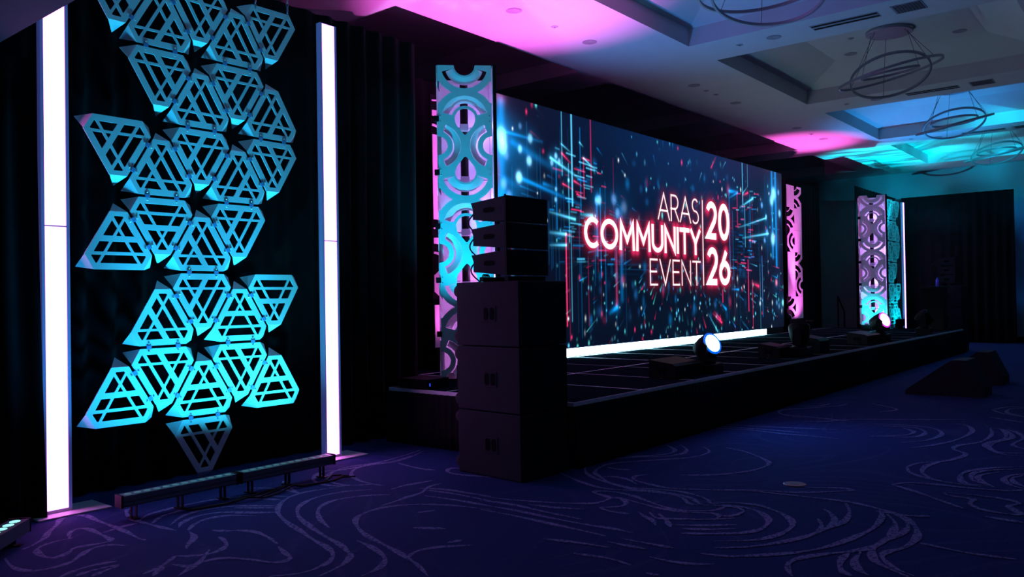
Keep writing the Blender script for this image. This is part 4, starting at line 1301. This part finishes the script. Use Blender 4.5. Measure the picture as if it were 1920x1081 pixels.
def array_module(loc, rotz, label):
    r = thing('line_array_speaker', label, 'loudspeaker', loc, rotz)
    W, D, hf, hb = 0.5, 0.4, 0.205, 0.135
    c = hf / 2
    prof = [(0.006, c - hf / 2), (0.006, c + hf / 2), (D - 0.03, c + hb / 2 + 0.006), (D + 0.012, c + hb / 2 + 0.004), (D - 0.012, c + hb / 2 - 0.05), (D - 0.01, c - hb / 2)]
    MB().prism(prof, 'x', 0, W).build('cabinet', M_SPK, r)
    MB().box(0.01, W - 0.01, -0.004, 0.006, 0.006, hf - 0.006, 0.003).build('front_grille', M_GRILLE, r)
    poly = [(D * 0.52 + 0.06 * math.copysign(abs(math.cos(t)) ** 0.5, math.cos(t)), c + 0.02 * math.copysign(abs(math.sin(t)) ** 0.5, math.sin(t))) for t in np.linspace(0, 2 * PI, 21)[:-1]]
    MB().prism(poly, 'x', -0.003, -0.0005).build('side_handle', M_HOLE, r)
    MB().box(W * 0.5, W * 0.5 + 0.03, D - 0.05, D - 0.02, 0.002, hf + 0.008).build('rear_strut', M_BLACK, r)
    MB().box(-0.006, 0.0, 0.01, 0.03, 0.001, hf + 0.009).build('rigging_plate', M_BLACK, r)
    return r


def pa_stack(x, y, rotz, where):
    R = Matrix.Rotation(rotz, 3, 'Z')
    names = ['lowest', 'middle', 'topmost']
    for k in range(3):
        subwoofer((x, y, 0.53 * k), rotz, '%s black subwoofer of the stack %s' % (names[k], where))
    for k in range(3):
        p = R @ Vector((0.0, 0.12, 1.632 + 0.216 * k)) + Vector((x, y, 0))
        array_module(tuple(p), rotz, '%s wedge-sided black array speaker on the subwoofers %s' % (names[k], where))
    fr = thing('array_bracket', 'black ground frame holding the array speakers on the subwoofers %s' % where, 'bracket', (x, y, 1.5885), rotz)
    MB().box(0.02, 0.48, 0.14, 0.18, 0, 0.036).box(0.02, 0.48, 0.42, 0.46, 0, 0.036).build('cross_bar', M_BLACK, fr)
    sc = thing('signal_cable', 'thin black cable looping behind the array speakers %s' % where, 'cable', (x, y, 1.5885), rotz)
    pts = []
    for k in range(3):
        for i in range(13):
            pts.append((0.1 + 0.01 * k, 0.552 + 0.11 * math.sin(PI * i / 12), 0.60 - 0.2 * (k + i / 12)))
    MB().tube(pts, 0.006, 6).build('loop', M_RUB, sc, True)
    for k in range(3):
        pts = [(0.24 + 0.03 * k + 0.03 * math.cos(t), 0.62 + 0.012 * k, 0.036 + 0.03 * math.sin(t)) for t in np.linspace(0, 2 * PI, 15)[:-1]]
        MB().tube(pts, 0.005, 5, closed=True).build('cable_coil', M_RUB, fr, True)


pa_stack(4.975, 4.005, -math.radians(3.2), 'beside the near stage corner')
pa_stack(21.74, 4.02, -math.radians(2), 'beyond the far stage corner')


# ------------------------------------------------------------------ stage moving lights and boxes
def moving_light(loc, rotz, lens_dir, lens, rim, label, s=1.0):
    """base, yoke and round head; lens_dir given in world space"""
    r = thing('moving_light', label, 'stage light', loc, rotz)
    MB().box(-0.17 * s, 0.17 * s, -0.13 * s, 0.13 * s, 0.0, 0.11 * s, 0.012).build('base', M_BLACK, r)
    MB().lathe([(0.09 * s, 0.11 * s), (0.085 * s, 0.135 * s)], 20).build('pan_collar', M_BLACK, r, False)
    yk = MB()
    for sg in (-1, 1):
        yk.prism([(-0.05 * s, 0.15 * s), (0.05 * s, 0.15 * s), (0.045 * s, 0.32 * s), (0.0, 0.36 * s), (-0.045 * s, 0.32 * s)], 'x', sg * 0.165 * s - 0.015 * s, sg * 0.165 * s + 0.015 * s)
    yk.box(-0.18 * s, 0.18 * s, -0.05 * s, 0.05 * s, 0.135 * s, 0.165 * s, 0.008)
    yk.build('yoke', M_BLACK, r)
    Rz = Matrix.Rotation(-rotz, 3, 'Z')
    d = (Rz @ Vector(lens_dir)).normalized()
    M = d.to_track_quat('Z', 'Y').to_matrix()
    c = Vector((0, 0, 0.305 * s))
    MB().lathe([(0.05 * s, -0.16 * s), (0.1 * s, -0.14 * s), (0.125 * s, -0.05 * s), (0.135 * s, 0.06 * s), (0.13 * s, 0.08 * s)], 28, c, M).build('head', M_BLACK, r, True)
    if lens:
        MB().lathe([(0.129 * s, 0.0801 * s), (0.126 * s, 0.088 * s)], 32, c, M).build('lens_rim', rim, r, True)
        MB().lathe([(0.104 * s, 0.0885 * s), (0.09 * s, 0.096 * s), (0.04 * s, 0.1 * s)], 32, c, M).build('lens', lens, r, True)
    else:
        MB().lathe([(0.118 * s, 0.0801 * s), (0.09 * s, 0.086 * s)], 32, c, M).build('lens', M_HOLE, r, True)
    return r


def floor_case(loc, rotz, L, D, Hh, label):
    r = thing('equipment_box', label, 'box', loc, rotz)
    MB().prism([(0, 0.0), (D, 0.0), (D, Hh), (0.04, Hh * 0.82), (0.0, Hh * 0.7)], 'x', 0, L).build('shell', M_BLACK, r)
    MB().box(0.03, L - 0.03, 0.06, D - 0.03, Hh + 0.0, Hh + 0.004).build('top_panel', M_SPK, r) if False else None
    MB().box(-0.004, 0.0, D * 0.3, D * 0.7, Hh * 0.3, Hh * 0.6).build('side_handle', M_HOLE, r)
    MB().tube([(-0.01, D * 0.5, 0.05), (-0.03, D * 0.45, 0.02), (-0.05, D * 0.5, 0.008), (-0.07, D * 0.3, 0.008)], 0.007, 6).build('cable_tail', M_RUB, r, True)
    return r


tocam = Vector((-0.77, -0.63, 0)); cr = Vector((0.634, -0.773, 0)); zz = Vector((0, 0, 1))
moving_light((8.67, 4.22, SZ), 0.15, tocam * 0.8 + cr * 0.5 + zz * 0.42, M_LENSB, M_LENSBR, 'moving wash light with glowing blue-white lens at the stage edge')
floor_case((7.78, 4.16, SZ), 0.0, 0.62, 0.32, 0.2, 'low black box on the stage edge beside the blue-white moving light')
moving_light((11.75, 4.28, SZ), 0.15, Vector((0.34, 0.16, 0.93)), None, None, 'dark moving light on the stage edge tipped up at the ceiling between two boxes', 1.12)
floor_case((11.02, 4.3, SZ), 0.0, 0.42, 0.3, 0.2, 'small black box just before the ceiling-aimed moving light')
floor_case((12.2, 4.14, SZ), 0.0, 0.42, 0.3, 0.26, 'black box just past the ceiling-aimed moving light')
moving_light((15.95, 4.3, SZ), 0.15, tocam * 0.8 + cr * 0.45 + zz * 0.35, M_LENSP, M_LENSPR, 'moving wash light with glowing pink-white lens in front of the far tower', 1.15)
floor_case((14.75, 4.2, SZ), 0.0, 0.8, 0.34, 0.2, 'low black box on the stage edge beside the pink-white moving light')
moving_light((18.75, 4.2, SZ), 0.15, -cr * 0.6 + zz * 0.6, None, None, 'dark moving light on the stage edge in front of the lectern', 1.15)

# lectern with curved side
lt = thing('lectern', 'dark lectern with curved side profile at the far end of the stage', 'lectern', (20.45, 4.2, SZ))
cv = [(0.10 - 0.10 * math.cos(t) if False else -0.06 + 0.2 * (1 - (i / 10)) ** 0 * math.sin(PI / 2 * (1 - i / 10)) ** 2, 1.0 * i / 10) for i, t in enumerate(np.linspace(0, 1, 11))]
cl_ = [(0.16 - 0.2 * (i / 10) ** 2.2, 0.03 + 0.94 * i / 10) for i in range(11)]
cr_ = [(0.6, 0.97), (0.6, 0.03)]
MB().prism(cl_ + cr_, 'y', 0, 0.4).build('body', M_BLACK, lt)
MB().box(-0.06, 0.66, -0.05, 0.47, 0.972, 1.0, 0.006).build('reading_top', M_BLACK, lt)
MB().box(0.05, 0.66, -0.04, 0.46, 0.0, 0.03, 0.004).build('foot', M_BLACK, lt)
bo = thing('water_bottle', 'small blue-lit bottle standing on the lectern', 'bottle', (20.85, 4.36, SZ + 1.0))
MB().lathe([(0.036, 0), (0.038, 0.01), (0.038, 0.14), (0.03, 0.17), (0.014, 0.2), (0.014, 0.21)], 14).build('body', M_BOTTLE, bo, True)
MB().lathe([(0.016, 0.211), (0.016, 0.235)], 12).build('cap', M_BLACK, bo)

# gear at the near stage corner (black box with one blue light)
g = thing('gear_rack', 'black equipment rack with a tiny blue light left of the speaker stack', 'equipment', (5.72, 5.8, SZ), 0.0)
MB().box(-0.05, 0.28, -0.03, 0.35, 0, 0.1, 0.006).build('case', M_BLACK, g)
MB().box(0.0, 0.008, -0.034, -0.03, 0.03, 0.06).build('status_light', M_BLUELED, g)

# stair rail at the back of the stage
sr = thing('stair_rail', 'thin black handrail of the steps behind the stage', 'handrail', (21.75, 6.9, 0))
MB().tube([(0, 0, 0), (0, 0, 1.35), (0.5, 0, 0.95), (0.5, 0, 0)], 0.02, 8).build('rail', M_BLACK, sr, True)


# ------------------------------------------------------------------ floor wedges
def wedge(loc, rotz, W, D, Hh, label):
    r = thing('floor_wedge', label, 'loudspeaker', loc, rotz)
    prof = [(0, 0.0), (0, 0.05), (D * 0.62, Hh), (D * 0.8, Hh), (D, Hh * 0.25), (D, 0.0)]
    MB().prism(prof, 'x', 0, W).build('cabinet', M_SPK, r)
    v = Vector((0, D * 0.62, Hh - 0.05)); L = v.length; nrm = Vector((0, -(Hh - 0.05), D * 0.62)).normalized()
    a = Vector((0.02, 0.01, 0.055)) + nrm * 0.004; t = v / L
    pts = [a, a + Vector((W - 0.04, 0, 0)), a + Vector((W - 0.04, 0, 0)) + t * (L - 0.03), a + t * (L - 0.03)]
    MB().add([*pts, *[p + nrm * 0.006 for p in pts]], [(0, 3, 2, 1), (4, 5, 6, 7), (0, 1, 5, 4), (1, 2, 6, 5), (2, 3, 7, 6), (3, 0, 4, 7)]).build('grille', M_GRILLE, r)
    MB().box(-0.004, 0.0, D * 0.5, D * 0.75, Hh * 0.35, Hh * 0.5).build('side_handle', M_HOLE, r)
    return r


wedge((13.12, 3.06, 0), PI, 0.62, 0.98, 0.5, 'larger black floor wedge speaker on the carpet in front of the stage')
wedge((14.9, 3.0, 0), PI, 0.6, 0.88, 0.5, 'smaller black floor wedge speaker behind the larger wedge')


# ------------------------------------------------------------------ ceiling fittings
def chandelier(x, y, rings, label):
    r = thing('ring_chandelier', label, 'chandelier', (x, y, 0))
    MB().lathe([(0.33, 5.45), (0.34, 5.46), (0.34, 5.495)], 36).build('ceiling_canopy', M_RING, r, False)
    d = Vector((-x, -y, 0)).normalized()         # towards the near end of the room
    side = Vector((-d.y, d.x, 0))
    cz = 4.80
    anchor = []
    for k, (D, tilt, roll, dz, rad) in enumerate(rings):
        M = Matrix.Rotation(math.radians(roll), 3, d) @ Matrix.Rotation(math.radians(-tilt), 3, side)
        pts = [M @ Vector((D / 2 * math.cos(t), D / 2 * math.sin(t), 0)) + Vector((0, 0, cz + dz)) for t in np.linspace(0, 2 * PI, 65)[:-1]]
        rb = MB(); n = len(pts)
        up = M @ Vector((0, 0, 1))
        v, f = [], []
        for p in pts:
            o_ = (p - Vector((0, 0, cz + dz))).normalized()
            v += [p - o_ * 0.012 - up * rad, p + o_ * 0.012 - up * rad, p + o_ * 0.012 + up * rad, p - o_ * 0.012 + up * rad]
        for i in range(n):
            for q in range(4):
                f.append((4 * i + q, 4 * ((i + 1) % n) + q, 4 * ((i + 1) % n) + (q + 1) % 4, 4 * i + (q + 1) % 4))
        rb.add(v, f).build('light_ring', M_RING, r)
        for j in range(2 if k else 3):
            anchor.append(pts[(5 + j * (n // (2 if k else 3)) + 7 * k) % n])
    for i, p in enumerate(anchor):
        t = Vector((p.x, p.y, 0)); t = t.normalized() * min(0.26, t.length) if t.length > 0 else t
        MB().tube([(t.x, t.y, 5.452), p], 0.0035, 5).build('suspension_cable', M_VENT, r)
    return r


RG = [(1.15, 20, 9, 0.0, 0.018), (1.5, -6, 12, 0.03, 0.018), (0.82, -9, 7, 0.04, 0.018)]
RG2 = [(1.12, 19, 9, 0.0, 0.018), (1.4, -9, 11, -0.02, 0.018), (0.84, 1, 5, 0.05, 0.018)]
chandelier(8.67, 3.43, [(1.2, 14, -4, -0.08, 0.018), (1.5, 2, 6, 0.05, 0.018), (0.82, -9, 7, 0.1, 0.018)], 'chandelier of tilted rings cut off by the top of the view')
chandelier(13.48, 3.42, RG, 'largest fully visible chandelier of three tilted rings with a purple-lit canopy')
chandelier(18.25, 3.45, RG2, 'middle ring chandelier in the blue-lit coffer')
chandelier(22.98, 3.43, [(1.12, 18, 11, 0.0, 0.018), (1.4, -6, 10, -0.02, 0.018), (0.84, 2, 4, 0.05, 0.018)], 'farthest ring chandelier near the end wall')


def downlight(x, y, z, label, rad=0.085, group=None):
    r = thing('recessed_downlight', label, 'downlight', (x, y, z), 0, group)
    MB().lathe([(rad + 0.018, -0.003), (rad + 0.018, -0.0002)], 24).build('trim_ring', M_GRIL, r, False)
    MB().lathe([(rad, -0.006), (rad, -0.0031)], 24).build('lens', M_GRIL, r, False)


def sprinkler(x, y, z, label, group=None):
    r = thing('ceiling_sprinkler', label, 'sprinkler', (x, y, z), 0, group)
    MB().lathe([(0.036, -0.008), (0.05, -0.003), (0.05, -0.0002)], 16).build('cover_plate', M_GRIL, r)
    MB().lathe([(0.012, -0.02), (0.012, -0.0082)], 10).build('head', M_ALUW, r)


DL = [(7.81, 6.31, 5, 'round downlight in the bright pink patch of ceiling'), (9.48, 6.31, 5, 'round downlight in the blue ceiling just past the pink patch'), (11.03, 4.29, 5, 'round downlight between the first two coffers with a coloured rim'),
      (12.64, 6.31, 5, 'round downlight over the video wall, nearer of the grey pair'), (14.33, 6.32, 5, 'round downlight over the video wall, farther of the grey pair'), (15.87, 4.27, 5, 'round downlight between the second and third coffers'),
      (17.42, 6.31, 5, 'round downlight before the far pink ceiling glow'), (19.08, 6.3, 5, 'round downlight within the far pink ceiling glow'), (20.75, 4.27, 5, 'round downlight between the third and fourth coffers'),
      (14.35, 4.26, 5.5, 'round downlight inside the second coffer beside the chandelier cables'), (14.26, 2.59, 5.5, 'round downlight inside the second coffer past the large chandelier'),
      (5.9 + 0.1, 6.31, 5, 'round downlight above the plain black drape'),]
for x, y, z, lab in DL: downlight(x, y, z, lab)
SPK = [(8.63, 6.29, 5, 'small sprinkler at the edge of the pink ceiling patch'), (11.03, 4.79, 5, 'small sprinkler between the first two coffers'), (13.11, 6.32, 5, 'nearer of two small sprinklers over the video wall'), (13.48, 6.31, 5, 'farther of two small sprinklers over the video wall'),
       (15.87, 4.8, 5, 'small sprinkler between the second and third coffers'), (18.3, 6.31, 5, 'small sprinkler beside the far pink ceiling glow'), (20.53, 4.78, 5, 'small sprinkler between the third and fourth coffers'), (13.48, 3.99, 5.5, 'small sprinkler inside the second coffer')]
for x, y, z, lab in SPK: sprinkler(x, y, z, lab)
for (x, lab) in ((10.93, 'first'), (15.78, 'second'), (20.62, 'third')):
    r = thing('slot_diffuser', 'double slot air diffuser in the ceiling strip, %s from the camera' % lab, 'air vent', (x, 2.91, 5.0))
    MB().box(-0.03, 0.20, 0, 0.85, -0.004, -0.0003).build('frame', M_GRIL, r)
    for dx in (0.0, 0.12):
        MB().box(dx, dx + 0.05, 0.01, 0.84, -0.006, -0.0041).build('slot', M_HOLE, r)
    r = thing('return_grille', 'square return air grille in the ceiling strip, %s from the camera' % lab, 'air vent', (x - 0.1, 2.38, 5.0))
    MB().box(0, 0.35, 0, 0.36, -0.006, -0.0003).build('frame', M_GRIL, r)
    for k in range(9):
        MB().box(0.02, 0.33, 0.02 + 0.036 * k, 0.045 + 0.036 * k, -0.010, -0.0061).build('slat', M_VENT, r)

# round floor-box cover set in the carpet
fb = thing('floor_box', 'small round brownish floor-box cover in the open carpet', 'floor box', (6.144, 2.296, 0.0))
MB().lathe([(0.085, 0.0), (0.085, 0.005), (0.078, 0.008)], 28).build('cover', mat('brass_cover', (0.20, 0.10, 0.07), 0.5, 0.3), fb)
MB().lathe([(0.03, 0.0081), (0.03, 0.0095)], 20).build('lid', mat('brass_lid', (0.16, 0.08, 0.06), 0.5, 0.3), fb)
